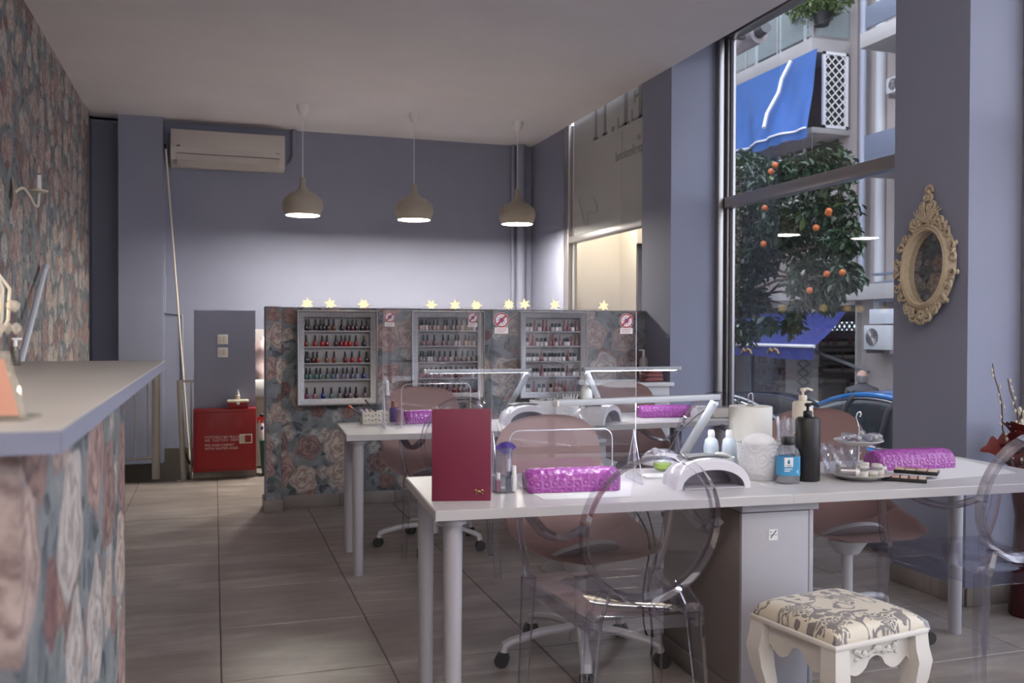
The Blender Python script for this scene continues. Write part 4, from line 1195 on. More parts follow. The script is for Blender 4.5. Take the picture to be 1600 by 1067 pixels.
# clear hygiene screens
STICK = [plain('sticker_white', (.66, .62, .64), .5), plain('sticker_red', (.32, .03, .045), .5), plain('sticker_violet', (.10, .06, .24), .5)]
def circ(c, r, n=28): return [(c[0] + r * math.cos(2 * PI * i / n), -.0035, c[1] + r * math.sin(2 * PI * i / n)) for i in range(n)]
def screen(label, base, rz, W, Hh, c0, c1, hc, sr, foot):
    o = thing('acrylic_screen', label, 'screen', base, rz, 'clear hygiene screens on the tables')
    r = .035
    out = [(0, 0), (c0, 0)]
    out += [(c0 + r - r * math.cos(k * PI / 12), hc - r + r * math.sin(k * PI / 12)) for k in range(7)]
    out += [(c1 - r + r * math.sin(k * PI / 12), hc - r + r * math.cos(k * PI / 12)) for k in range(7)]
    out += [(c1, 0), (W, 0), (W, Hh), (0, Hh)]
    bm_ = MB().prism([(x, 0, z) for x, z in out], (0, .004, 0)); bmesh.ops.triangulate(bm_.bm, faces=[f for f in bm_.bm.faces if len(f.verts) > 4])
    bm_.build('panel', ACRYL, o, smooth=False)
    MB().tube([(x, .002, z) for x, z in out], .0021, 6, True).build('panel_edge', ACEDGE, o)
    for x in (.006, W - .006):
        tri = [(x - .0025, -.085, .001), (x - .0025, .085, .001), (x - .0025, .004, foot)]
        t3_ = MB().prism(tri, (.005, 0, 0)).build('triangle_foot', ACRYL, o, smooth=False)
        MB().tube([Vector(q) + Vector((.0025, 0, .001)) for q in tri], .002, 6, True).tube([(x, .003, .002), (x, .003, foot)], .002, 6).build('foot_edge', ACEDGE, t3_)
    for x in (sr * 1.25, W - sr * 1.5):
        z = Hh - sr * 1.25
        s_ = MB().prism(circ((x, z), sr), (0, .001, 0)).span((x - sr * .9, -.0035, z - sr * 1.75), (x + sr * .9, -.0025, z - sr * .95)).build('warning_sticker', STICK[0], o, smooth=False)
        rr = MB().ring([(p[0], -.0042, p[2]) for p in circ((x, z), sr * .95)], [(p[0], -.0042, p[2]) for p in circ((x, z), sr * .78)], (0, .0008, 0))
        d = sr * .80 * .7071
        rr.prism([(x - d - sr * .08, -.0052, z - d + sr * .08), (x - d + sr * .08, -.0052, z - d - sr * .08), (x + d + sr * .08, -.0052, z + d - sr * .08), (x + d - sr * .08, -.0052, z + d + sr * .08)], (0, .0008, 0))
        rr.build('ban_ring', STICK[1], s_, smooth=False)
        vv = MB().prism([(p[0], -.0045, p[2]) for p in circ((x, z), sr * .32)], (0, .0008, 0))
        for k in range(10):
            a_ = k * PI / 5
            vv.prism([(p[0], -.0044, p[2]) for p in circ((x + sr * .50 * math.cos(a_), z + sr * .50 * math.sin(a_)), sr * .07, 8)], (0, .0008, 0))
        vv.build('virus_mark', STICK[2], s_, smooth=False)
        ln = MB()
        for k in range(3): ln.span((x - sr * .7, -.0040, z - sr * (1.18 + .2 * k)), (x + sr * (.7 - .15 * k), -.0034, z - sr * (1.12 + .2 * k)))
        ln.build('small_print', plain('print_pink', (.40, .20, .22), .6), s_)
sa = P(768, 761, z=T)
screen('clear hygiene screen with two ban stickers standing on the front table', sa, A1, .535, .612, .065, .445, .193, .0265, .185)
sb_ = P(598, 668, z=T)
screen('clear hygiene screen with ban stickers standing on the rear table', sb_, -.05, .555, .652, .105, .50, .24, .030, .20)

# LED nail lamps
DOME = plain('white_gloss_plastic', (.68, .66, .70), .2, coat=.4)
INNER = plain('lilac_grey_inner', (.25, .225, .27), .4)
def nail_lamp(label, pxl, pxr, py, rz, w=.285, hgt=.112, dep=.20):
    a, b = P(pxl, py, z=T), P(pxr, py, z=T)
    c = (a + b) / 2
    o = thing('nail_lamp', label, 'nail lamp', c, rz, 'white arch shaped nail lamps')
    n = 28
    def arch(W, Hh, y, z0=0.0, pw=2.3):
        L = []
        for i in range(n + 1):
            t = PI - PI * i / n
            x = math.copysign(abs(math.cos(t)) ** (2 / pw), math.cos(t)) * W
            L.append((x, y, z0 + abs(math.sin(t)) ** (2 / pw) * Hh))
        return L
    m = MB()
    # outer shell in rings, rounding over front and back
    secs = [arch(w / 2 - .004, hgt - .006, .0), arch(w / 2, hgt, .012), arch(w / 2 - .004, hgt + .004, dep * .5), arch(w / 2 - .014, hgt - .012, dep * .92), arch(w / 2 - .03, hgt - .03, dep)]
    ins = [arch(w / 2 - .026, hgt - .034, .0, 0, 2.1), arch(w / 2 - .030, hgt - .040, dep * .6, 0, 2.1)]
    allr = secs[::-1] + ins
    R = [[m.bm.verts.new(p) for p in q] for q in allr]
    for A, B in zip(R, R[1:]):
        for k in range(n): m.bm.faces.new((A[k], A[k + 1], B[k + 1], B[k]))
    m.bm.faces.new(R[0])
    m.build('housing', DOME, o, ang=45)
    m = MB(); q = arch(w / 2 - .0265, hgt - .035, .003, 0, 2.1); q2 = arch(w / 2 - .0295, hgt - .0395, dep * .6, 0, 2.1)
    A, B = [[m.bm.verts.new(p) for p in z] for z in (q, q2)]
    for k in range(n): m.bm.faces.new((A[k], A[k + 1], B[k + 1], B[k]))
    m.bm.faces.new(B)
    m.build('inner_reflector', INNER, o)
    MB().span((-w / 2 + .03, -.006, .0005), (w / 2 - .03, dep * .6, .006), bev=.002).build('base_plate', plain('mirror_base', (.42, .40, .44), .3), o)
    m = MB()
    tp = arch(.075, .010, .05, hgt - .002); tp2 = arch(.075, .010, dep * .75, hgt - .006)
    m.prism(tp, (0, dep * .6, -.003))
    m.build('top_panel', GREYP, o)
    return o
nail_lamp('white nail lamp beside the embossed pot on the front table', 1047, 1184, 764, A1 - .02, hgt=.100, dep=.16)
nail_lamp('white nail lamp on the rear table behind the clear screen', 788, 866, 664, .0)
nail_lamp('white nail lamp turned sideways beside the floral label bottle', 930, 985, 662, .75)

# LED bar desk lamps
LED = emit('led_strip_white', (.88, .93, 1.0), 19)
def desk_lamp(label, px0, py0, y0, px1, py1, y1, foot, top_px, yb, wire_pts=None):
    a, b = P(px0, py0, y=y0), P(px1, py1, y=y1)
    f = P(foot[0], foot[1], z=T); tp = P(top_px[0], top_px[1], y=yb)
    o = thing('desk_lamp', label, 'lamp', f, 0, 'LED bar desk lamps')
    A, B, F, TP = a - f, b - f, Vector((0, 0, 0)), tp - f
    d = (B - A).normalized(); L = (B - A).length
    q = Vector((1, 0, 0)).rotation_difference(d)
    bar = MB().box((A + B) / 2, (L, .030, .022), rot=q.to_matrix(), bev=.003).build('light_bar', ALUB, o)
    MB().box((A + B) / 2 + Vector((0, 0, -.0102)), (L * .94, .017, .0022), rot=q.to_matrix()).build('led_strip', LED, bar)
    for e, s in ((A, -1), (B, 1)): MB().box(e + d * (s * .004), (.010, .031, .023), rot=q.to_matrix(), bev=.004).build('end_cap', GREYP if s > 0 else WHITEP, bar)
    dirn = (TP - F)
    q2 = Vector((0, 0, 1)).rotation_difference(dirn.normalized())
    MB().box(F + dirn * .5 + Vector((0, 0, .006)), (.036, .014, dirn.length), rot=q2.to_matrix(), bev=.003).build('arm', ALUB, o)
    MB().cyl(TP + Vector((0, -.014, 0)), TP + Vector((0, .014, 0)), .009, seg=14).build('hinge', STEEL, o)
    MB().box((0, .0, .014), (.06, .05, .028), bev=.006).build('base_clamp', GREYP, o)
    mid = (B + F) * .5
    k = 1 if d.x > 0 else 1
    MB().tube([TP, TP * .8 + Vector((-.03, .03, .0)), TP * .55 + Vector((-.06, .04, .0)), TP * .25 + Vector((-.055, .04, 0)), Vector((-.02, .03, .004))], .0028, 6).build('cable', GREYP, o)
    return o
ALUB = plain('satin_aluminium', (.44, .45, .48), .45, .15)
desk_lamp('LED bar desk lamp with silver arm on the front table', 870, 630, 2.90, 1122, 620, 3.12, (1058, 728), (1117, 630), 3.12)
desk_lamp('LED bar desk lamp at the rear table, its arm leaning right', 665, 580.5, 5.05, 829, 579, 5.16, (788, 650), (825, 584), 5.16)
desk_lamp('LED bar desk lamp at the rear right table, reaching towards the window', 1061, 575.5, 5.12, 912, 577, 5.10, (946, 650), (917, 584), 5.12)

# soft and small things on the front tables
EMB = None
def embossed(name, col):
    m, t, out = new_mat(name); N = NT(t)
    o = N.ob()
    v = N.n('TexVoronoi', feature='SMOOTH_F1'); v.inputs['Scale'].default_value = 24; N.l(o, v.inputs['Vector'])
    w = N.math('SINE', N.math('ADD', N.math('MULTIPLY', v.outputs['Distance'], 26.0), N.math('MULTIPLY', N.noise(o, 30, 2), 6.0)))
    N.principled(out, col, .35, spec=.5, normal=N.bump(w, .28, .003))
    return m
EMB = embossed('embossed_white_ceramic', (.66, .65, .66))
def lath(name, label, cat, px, py, parts, rz=0.0, group=None, zb=T):
    """parts: list of (part name, profile in metres, material)"""
    p = P(px, py, z=zb)
    o = thing(name, label, cat, p, rz, group)
    first = None
    for nm, prof, mat in parts: MB().lathe(prof, seg=28).build(nm, mat, o)
    return o
po = lath('flower_pot', 'white embossed pot holding cotton and wooden sticks on the front table', 'pot', 1187, 748, [('pot_body', [(0, 0), (.055, 0), (.062, .006), (.078, .06), (.084, .128), (.085, .133), (.081, .133), (.076, .10), (.05, .01), (0, .01)], EMB)])
pc = po.location.copy()
ct = tag(MB().ball((0, 0, 0), .060, 3, (1, 1, .58)).build('cotton_ball', plain('cotton', (.75, .74, .75), .95, bump=.8, bs=90)), 'big white cotton ball sticking out of the embossed pot', 'cotton')
ct.location = pc + Vector((-.010, -.01, .135))
STK = plain('pale_wood_stick', (.58, .46, .34), .6)
for k in range(7):
    a = Vector((.03 + .005 * k, -.03 + .008 * k, .09)); d = Vector((.55 + .06 * k, -.25 + .1 * k, .62 - .04 * k)).normalized()
    o = tag(MB().tube([(0, 0, 0), d * .12], .0022, 6).build('wooden_stick', STK), 'thin pale wooden stick leaning out of the embossed pot', 'stick', 'wooden sticks in the embossed pot')
    o.location = pc + a
WHITE2 = plain('white_porcelain', (.68, .67, .67), .25)
bo = lath('white_bowl', 'small white bowl of cotton pads behind the front nail lamp', 'bowl', 1119, 745, [('bowl_body', [(0, 0), (.045, 0), (.062, .02), (.067, .072), (.0685, .076), (.064, .076), (.06, .03), (0, .012)], EMB)])
for k in range(3):
    o = tag(MB().lathe([(0, 0), (.028, 0), (.03, .004), (.028, .008), (0, .008)], seg=20).build('cotton_pad', plain('cotton_pad', (.72, .71, .70), .95)), 'round cotton pad lying in the small white bowl', 'cotton', 'cotton pads in the bowl')
    o.location = bo.location + Vector((-.025 + .025 * k, .0, .066 + .004 * k)); o.rotation_euler = (.3 - .3 * k, .2 * k, 0)
MILKY = plain('milky_bottle', (.46, .52, .60), .3)
for px, s in ((1111, 'left'), (1139, 'right')):
    lath('lotion_bottle', f'milky bottle with white cap, the {s} one of the pair behind the white bowl', 'bottle', px, 738, [('body', [(0, 0), (.026, 0), (.0285, .004), (.0285, .10), (.024, .125), (.012, .136), (0, .136)], MILKY), ('cap', [(.012, .134), (.0135, .136), (.0135, .156), (.010, .164), (0, .165)], WHITEP)], group='pair of milky lotion bottles')
rl_ = lath('paper_towel_roll', 'big white paper towel roll on the front tables, before the window', 'paper roll', 1172, 730, [('paper', [(.018, .002), (.083, .002), (.085, .006), (.085, .242), (.083, .245), (.018, .245)], plain('towel_paper', (.68, .66, .62), .9, bump=.4, bs=70)), ('core', [(.018, .001), (.018, .2465), (.0155, .2465), (.0155, .001)], plain('cardboard_core', (.33, .25, .17), .8))])
hd = MB().tube([(.010, 0, 0.002), (.010, 0, .285), (.006, 0, .296), (-.006, 0, .296), (-.010, 0, .285), (-.010, 0, .002)], .002, 8).build('wire_handle', STEEL)
hd.location = rl_.location
tag(hd, 'thin steel wire loop rising through the paper towel roll', 'holder')
# bottle with the blue label
q = P(1240, 757, z=T) + Vector((0, .035, 0))
bb = thing('water_gel_bottle', 'clear bottle with blue water drop label and black cap', 'bottle', q, -.18)
def rrect(a, b, r, z, n=5):
    L = []
    for cx, cy, s in ((a - r, b - r, 0), (-a + r, b - r, 1), (-a + r, -b + r, 2), (a - r, -b + r, 3)):
        for k in range(n): t = s * PI / 2 + k * PI / 2 / (n - 1); L.append((cx + r * math.cos(t), cy + r * math.sin(t), z))
    return L
def loft(m, loops, cap=True):
    R = [[m.bm.verts.new(p) for p in L] for L in loops]
    n = len(R[0])
    for A, B in zip(R, R[1:]):
        for k in range(n): m.bm.faces.new((A[k], A[(k + 1) % n], B[(k + 1) % n], B[k]))
    if cap: m.bm.faces.new(R[0][::-1]); m.bm.faces.new(R[-1])
    return m
loft(MB(), [rrect(.036, .026, .014, .0), rrect(.039, .029, .016, .004), rrect(.039, .029, .016, .105), rrect(.034, .025, .016, .123), rrect(.022, .020, .0195, .134), rrect(.0195, .0195, .0195, .14)]).build('body', CLEARB, bb)
loft(MB(), [rrect(.0365, .0265, .015, .003), rrect(.037, .0275, .015, .028)]).build('gel', clear('pale_gel', (.86, .86, .87), (.6, .6, .62), .5, .1, .3, .25, (.6, .58, .56)), bb)
LBL = plain('label_blue', (.055, .26, .46), .4)
lb_ = loft(MB(), [rrect(.0393, .0293, .016, .03), rrect(.0393, .0293, .016, .098)], cap=False).build('label_wrap', LBL, bb)
MB().span((-.0265, -.0306, .062), (.006, -.0294, .095)).span((-.0265, -.0306, .053), (.004, -.0296, .056)).span((-.0265, -.0306, .046), (-.006, -.0296, .049)).span((.02, -.0306, .04), (.024, -.0296, .05)).build('label_panel', WHITEP, lb_)
MB().prism([(-.0103 + .0065 * math.sin(t) * (.5 - .5 * math.cos(t)) ** .5, -.0312, .0805 + .0085 * math.cos(t)) for t in [2 * PI * k / 18 for k in range(18)]], (0, .0006, 0)).build('drop_logo', plain('drop_blue', (.02, .16, .33), .4), lb_)
MB().span((-.022, -.0309, .0655), (.001, -.0305, .0685)).span((-.016, -.0309, .0635), (-.004, -.0305, .0645)).build('faint_print', plain('label_grey', (.30, .33, .35), .5), lb_)
MB().lathe([(0, .138), (.0225, .138), (.023, .141), (.023, .162), (.021, .165), (0, .165)], seg=28).build('cap', BLACKP, bb)
def pump_bottle(label, px, py, r, h, mat, pm, side=1, push=.03):
    q = P(px, py, z=T) + Vector((0, push, 0))
    o = thing('pump_bottle', label, 'bottle', q, .1)
    MB().lathe([(0, 0), (r - .003, 0), (r, .004), (r, h - .012), (r - .006, h - .003), (.016, h), (0, h)], seg=32).build('body', mat, o)
    c = MB().lathe([(.0155, h - .001), (.0165, h + .003), (.0165, h + .018), (.0135, h + .022), (0, h + .022)], seg=24).build('collar', pm, o)
    MB().cyl((0, 0, h + .02), (0, 0, h + .042), .0055, seg=12).lathe([(0, h + .038), (.011, h + .038), (.012, h + .048), (0, h + .052)], seg=20).tube([(0, 0, h + .045), (side * .02, -.006, h + .047), (side * .038, -.012, h + .040)], .0055, 8).build('pump', pm, o)
    return o
pump_bottle('tall matte black pump bottle in front of the cream one', 1272, 753, .0445, .232, plain('matte_black', (.014, .013, .014), .42), BLACKP, 1, .04)
pump_bottle('cream pump bottle half hidden behind the matte black one', 1262, 733, .040, .268, CREAMP, CREAMP, 1, .035)
# crinkled cellophane bag
q = P(1232, 738, z=T)
def crinkle(r, h, seed):
    rr = random.Random(seed); ph = [rr.uniform(0, 6) for _ in range(8)]
    def f(u, v):
        a = 2 * PI * u
        k = r * (.75 + .35 * v) * (1 + .14 * math.sin(7 * a + ph[0] + 5 * v) + .10 * math.sin(13 * a + ph[1] + 11 * v))
        return (k * math.cos(a), k * math.sin(a), h * v + .012 * math.sin(9 * a + ph[2]) * v)
    return f
FOIL = clear('crinkled_cellophane', (.86, .87, .92), (.5, .5, .6), 2.2, .08, .45, .12, (.8, .82, .9))
o = tag(MB().grid(crinkle(.038, .205, 3), 64, 14, True).build('cellophane_bag', FOIL, ang=12), 'crinkled clear cellophane bag standing behind the blue label bottle', 'bag')
o.location = q
# two tier tray
q = P(1341, 747, z=T)
ty = thing('two_tier_tray', 'pale two tier tray with a twisted ring handle on the right table', 'tray', q)
PLT = plain('grey_white_plate', (.50, .48, .47), .3)
MB().lathe([(0, .004), (.06, .004), (.064, 0), (.070, .002), (.105, .016), (.118, .021), (.119, .024), (.104, .020), (.07, .008), (0, .009)], seg=44).build('lower_plate', PLT, ty)
MB().lathe([(0, .122), (.04, .123), (.078, .136), (.088, .141), (.088, .144), (.075, .139), (.04, .128), (0, .128)], seg=40).build('upper_plate', PLT, ty)
MB().tube([(0, 0, .005), (0, 0, .19)], .0032, 8).tube([(0, 0, .19), (-.004, 0, .198), (-.012, 0, .226), (-.006, 0, .243), (.006, 0, .246), (.010, 0, .236), (.005, 0, .228)], .0028, 8).build('handle', STEEL, ty)
JW = plain('white_jar', (.62, .58, .54), .35); JC = clear('clear_jar', (.90, .89, .88), (.52, .5, .5), 1, .05, .4, .15)
def jar(dx, dy, dz, r, h, lidm, bodym, label):
    o = thing('cream_jar', label, 'jar', q + Vector((dx, dy, dz)))
    MB().lathe([(0, 0), (r * .94, 0), (r, .002), (r, h * .55), (0, h * .55)], seg=20).build('jar_body', bodym, o)
    MB().lathe([(0, h * .55), (r * 1.04, h * .56), (r * 1.04, h * .95), (r * .98, h), (0, h)], seg=20).build('lid', lidm, o)
z0 = .0145
jar(-.030, -.062, z0, .0185, .022, JW, JW, 'low white jar at the front left of the lower tray, another stacked on it')
jar(-.028, -.060, z0 + .0225, .0185, .022, JW, JC, 'white lidded jar stacked on the front left jar of the lower tray')
jar(.008, -.066, z0, .0185, .022, JW, plain('sage_jar', (.36, .37, .26), .4), 'sage and white jar at the front middle of the lower tray')
jar(.008, -.018, z0, .020, .046, JW, JC, 'taller clear jar with white lid behind the sage jar on the lower tray')
jar(.043, -.058, z0, .0185, .022, JW, plain('peach_jar', (.55, .42, .36), .4), 'peach and white jar at the front right of the lower tray')
jar(.040, -.052, z0 + .0225, .018, .022, JW, JC, 'white lidded jar stacked on the peach jar of the lower tray')
jar(.088, -.018, z0 + .003, .019, .026, JW, JC, 'clear jar with pale lid at the right rim of the lower tray')
jar(.068, .015, z0, .018, .024, JC, JC, 'all clear jar at the right of the lower tray behind the peach jar')
tb = thing('silver_tube', 'short silver tube lying at the left of the lower tray', 'tube', q + Vector((-.070, -.040, z0 + .018)), -.55)
MB().cyl((-.032, 0, 0), (.02, 0, 0), .017, seg=20).build('tube_body', plain('silver_print', (.35, .33, .34), .3, .6), tb)
MB().cyl((.02, 0, 0), (.034, 0, 0), .0165, .013, seg=20).build('cap', WHITEP, tb)
jb = tag(MB().box((0, 0, .02), (.03, .028, .036), bev=.002).build('small_box', plain('grey_card', (.42, .41, .42), .5)), 'small grey box standing behind the silver tube on the lower tray', 'box')
jb.location = q + Vector((-.062, .018, z0))
SW1 = FOIL
for k, (dx, dy, cn, cc) in enumerate(((-.055, -.02, 'brown', (.20, .11, .08)), (-.028, -.035, 'cream', (.62, .52, .38)), (.005, -.045, 'silver', (.4, .42, .48)), (.035, -.035, 'butter yellow', (.64, .56, .36)), (.058, -.012, 'pale pink', (.55, .38, .38)), (.03, .02, 'ivory', (.66, .60, .48)), (-.03, .02, 'grey', (.30, .31, .34)))):
    c = thing('wrapped_candy', f'{cn} candy in crinkled clear wrap on the upper tray', 'candy', q + Vector((dx, dy, .143 + (.010 if k == 5 else 0))), k * .8, 'wrapped candies on the upper tray')
    MB().ball((0, 0, .010), .011, 2, (1.7, .9, .85)).build('candy', plain('candy_' + cn.replace(' ', '_'), cc, .4), c)
    MB().grid(lambda u, v: ((2 * v - 1) * .034, (.004 + .011 * (1 - abs(2 * v - 1) ** 3) + .006 * abs(2 * v - 1) ** 2 * math.sin(8 * PI * u)) * math.cos(2 * PI * u), .011 + (.004 + .010 * (1 - abs(2 * v - 1) ** 3) + .006 * abs(2 * v - 1) ** 2 * math.sin(8 * PI * u)) * math.sin(2 * PI * u)), 24, 10, True).build('wrapper', FOIL, c, ang=20)
bg = tag(MB().grid(crinkle(.062, .10, 9), 60, 12, True).build('sweet_bag', FOIL, ang=12), 'crinkled clear bag of sweets under the upper tray plate', 'bag')
bg.location = q + Vector((-.04, .055, .016))
# two make-up palettes
PB = plain('palette_black', (.018, .016, .016), .35)
def palette(label, pxs, rows, cols, rz, lift):
    a = P(pxs[0], pxs[1], z=T)
    o = thing('makeup_palette', label, 'palette', a + Vector((0, 0, lift)), rz)
    W, D = .15, .075
    MB().box((0, 0, .007), (W, D, .014), bev=.002).build('case', PB, o)
    rr = random.Random(rows * 7 + cols)
    for i in range(cols):
        for j in range(rows):
            c = ((.42, .27, .20), (.55, .38, .30), (.30, .16, .12), (.62, .50, .42), (.50, .30, .26))[rr.randrange(5)]
            MB().box((-W / 2 + W * (i + .5) / cols, -D / 2 + D * (j + .5) / rows, .0145), (W / cols - .005, D / rows - .006, .0018), bev=.0008, seg=1).build('powder_pan', plain('powder', c, .8), o)
palette('lower black eyeshadow palette on the right table, nearer the tray', (1413, 751), 3, 5, -.75, .0)
palette('black eyeshadow palette lying askew on the other one', (1432, 746), 2, 4, -.85, .0160)
# green perfume bottle and white dome behind the screen foot
gq = P(1035, 739, z=T)
gp = thing('green_perfume_bottle', 'round glass bottle of bright green liquid with clear stopper', 'bottle', gq)
MB().lathe([(0, 0), (.022, 0), (.034, .012), (.036, .028), (.028, .045), (.012, .054), (.011, .06), (0, .06)], seg=28).build('body', CLEARB, gp)
MB().lathe([(0, .003), (.021, .003), (.032, .013), (.034, .030), (0, .031)], seg=28).build('liquid', plain('lime_liquid', (.40, .62, .05), .2), gp)
MB().lathe([(0, .06), (.010, .06), (.012, .078), (0, .082)], seg=18).build('stopper', WHITEP, gp)
wd = thing('white_dome', 'white rounded plastic device behind the green bottle on the front table', 'device', P(1034, 726, z=T), .1)
MB().lathe([(0, 0), (.078, 0), (.084, .006), (.080, .030), (.062, .052), (.03, .062), (0, .064)], seg=36).build('dome_body', DOME, wd)
MB().ball((-.052, -.03, .060), .016, 2).build('knob', DOME, wd)
tr = tag(MB().box((0, 0, .004), (.17, .09, .008), bev=.003).build('white_tray', WHITE2), 'flat white tray under the green bottle on the front table', 'tray')
tr.location = P(1036, 744, z=T) + Vector((0, .0, -.0)); tr.rotation_euler.z = A1
gp.location.z += .008
# clear organiser with brushes beside the book
oq = P(787, 768, z=T)
og = thing('clear_organiser', 'clear tiered organiser beside the maroon book on the front table', 'organiser', oq, A1)
MB().lathe([(0, 0), (.040, 0), (.041, .05), (.038, .05), (.037, .004), (0, .004)], seg=26).lathe([(0, .05), (.028, .05), (.029, .15), (.027, .15), (.026, .055), (0, .054)], seg=24).build('organiser_body', CLEARB, og)
FANB = plain('violet_bristle', (.16, .10, .42), .7)
fb = thing('fan_brush', 'violet fan brush standing in the clear organiser', 'brush', oq + Vector((.008, .0, .054)))
MB().grid(lambda u, v: ((u - .5) * (.012 + .065 * v), .004 * math.sin(9 * u), .07 + .045 * v - .02 * (2 * u - 1) ** 2 * v), 16, 6).build('bristles', FANB, fb, solid=.004)
MB().tube([(0, 0, 0), (0, 0, .072)], .0035, 8).build('handle', plain('pink_handle', (.42, .22, .28), .4), fb)
for k, (dx, dy, h, nm, m_) in enumerate(((.028, -.026, .085, 'white', WHITEP), (-.026, -.018, .062, 'rose', plain('rose_pot', (.40, .20, .26), .4)), (.02, .012, .10, 'dark blue', plain('dark_blue_tube', (.04, .05, .12), .4)))):
    o = thing('small_bottle', f'{nm} small bottle in the clear organiser beside the maroon book', 'bottle', oq + Vector((dx, dy, .005)), 0, 'small bottles in the organiser')
    MB().lathe([(0, 0), (.0095, 0), (.010, .003), (.010, h * .62), (0, h * .62)], seg=14).build('body', m_, o)
    MB().lathe([(0, h * .62), (.0078, h * .62), (.0072, h), (0, h)], seg=12).build('cap', WHITEP, o)

# things on the rear tables
bq = P(587, 663, z=T) + Vector((0, .05, 0))
bs = thing('pen_basket', 'white floral openwork basket at the left end of the rear table', 'basket', bq, .02)
bm_ = MB(); W, D, Hh = .078, .05, .072
for a_, b_ in (((-W, -D), (W, -D)), ((W, -D), (W, D)), ((W, D), (-W, D)), ((-W, D), (-W, -D))):
    dv = Vector((b_[0] - a_[0], b_[1] - a_[1], 0)); nv = Vector((-dv.y, dv.x, 0)).normalized() * .004
    bm_.prism([(a_[0], a_[1], 0), (b_[0], b_[1], 0), (b_[0], b_[1], Hh), (a_[0], a_[1], Hh)], nv)
bm_.span((-W, -D, 0), (W, D, .004))
LACE = embossed('cream_lace_plastic', (.60, .56, .48)); bm_.build('basket_body', LACE, bs, smooth=False)
hl = MB()
for i in range(7):
    for j in range(2):
        hl.box((-.06 + .02 * i, -D - .0006, .022 + .028 * j + .006 * (i % 2)), (.007, .0014, .006), bev=.0006, seg=1)
tag(hl.build('lace_hole_shade', plain('lace_hole_shadow', (.10, .09, .08), .8), bs), kind='stuff')  # dark patches on the solid wall paint the shade inside the openings
def pen(label, dx, d, L, r, col, tip):
    o = thing('cosmetic_pen', label, 'pen', bq + Vector((dx, 0, .02)), 0, 'pens in the white basket')
    d = Vector(d).normalized()
    MB().tube([(0, 0, 0), d * L * .8], r, 8).build('barrel', plain('pen_barrel', col, .4), o)
    MB().tube([d * L * .8, d * L], r * 1.15, 8).build('tip', plain('pen_tip', tip, .4), o)
pen('red tipped brush leaning out of the left of the white basket', -.035, (-.80, -.05, .62), .145, .005, (.16, .10, .12), (.62, .07, .04))
pen('lilac pen in the white basket', -.022, (-.5, 0, .5), .085, .009, (.36, .26, .50), (.36, .26, .50))
pen('white pen in the white basket', .0, (-.35, 0, .42), .08, .008, (.62, .58, .58), (.62, .52, .50))
pen('pink pen in the white basket', .02, (-.3, .1, .4), .075, .008, (.55, .30, .30), (.5, .3, .3))
pen('black brush leaning out of the back of the white basket', .055, (-.55, .2, .62), .16, .004, (.02, .02, .02), (.02, .02, .02))
lath('mist_bottle', 'clear mist bottle with white nozzle behind the white pen basket', 'bottle', 605, 656, [('body', [(0, 0), (.034, 0), (.036, .004), (.036, .09), (.026, .125), (.014, .15), (0, .15)], CLEARB), ('nozzle', [(0, .148), (.016, .148), (.016, .17), (.011, .175), (.011, .232), (.008, .238), (0, .238)], WHITEP)])
lath('foil_roll', 'shiny rose tube standing next to the left armrest on the rear table', 'tube', 625, 664, [('tube_body', [(0, 0), (.021, 0), (.022, .003), (.0215, .088), (.017, .092), (0, .092)], plain('rose_foil', (.42, .27, .34), .22, .5))])
lath('violet_jar', 'dark violet jar behind the rose tube on the rear table', 'jar', 616, 659, [('jar_body', [(0, 0), (.026, 0), (.026, .085), (0, .086)], plain('violet_plastic', (.11, .07, .24), .35)), ('lid', [(0, .086), (.020, .087), (.016, .125), (0, .128)], plain('copper_lid', (.30, .14, .10), .4))])
lath('white_jar', 'white cream jar beside the left armrest on the rear table', 'jar', 632, 662, [('jar_body', [(0, 0), (.017, 0), (.018, .03), (0, .031)], WHITE2), ('lid', [(0, .031), (.018, .031), (.018, .042), (0, .043)], WHITEP)])
tq = P(852, 654, z=T)
bx = thing('tissue_box', 'white box with folded tissues behind the rear nail lamp', 'box', tq, .25)
MB().lathe([(0, 0), (.085, 0), (.10, .115), (.095, .115), (.08, .006), (0, .006)], seg=4, M=Matrix.Rotation(PI / 4, 4, 'Z')).build('box_body', WHITE2, bx)
MB().grid(lambda u, v: (-.06 + .12 * u, -.05 + .1 * v, .10 + .028 * abs(math.sin(7 * u + 3 * v))), 14, 8).build('tissue', PAPERM, bx, solid=.003)
tq = P(888, 656, z=T)
tw = lath('textured_pot', 'white textured pot of cotton beside the floral label bottle', 'pot', 886, 655, [('pot_body', [(0, 0), (.060, 0), (.068, .008), (.076, .12), (.072, .122), (.062, .01), (0, .01)], EMB)])
fl_ = MB()
rr = random.Random(4)
for k in range(22):
    a_, r_ = rr.uniform(0, 6.28), rr.uniform(.0, .06)
    fl_.tube([(r_ * math.cos(a_), r_ * math.sin(a_), .10), (r_ * math.cos(a_) * 1.1 + rr.uniform(-.01, .01), r_ * math.sin(a_) * 1.1, .13 + rr.uniform(0, .03))], .003, 5)
tag(fl_.build('cotton_tufts', PAPERM, tw), kind='stuff')
sq = P(916, 654, z=T)
so = thing('soap_bottle', 'white translucent bottle with a flower label between the rear nail lamps', 'bottle', sq, .1)
MB().lathe([(0, 0), (.035, 0), (.037, .005), (.037, .15), (.030, .19), (.016, .215), (.015, .225), (0, .225)], seg=26).build('body', plain('pearl_plastic', (.60, .60, .57), .3), so)
MB().lathe([(.014, .224), (.0165, .226), (.0165, .25), (.013, .275), (0, .278)], seg=18).build('cap', WHITEP, so)
lab = MB().lathe([(.0376, .012), (.0376, .072)], seg=26).build('label', plain('floral_label', (.50, .50, .36), .4), so)
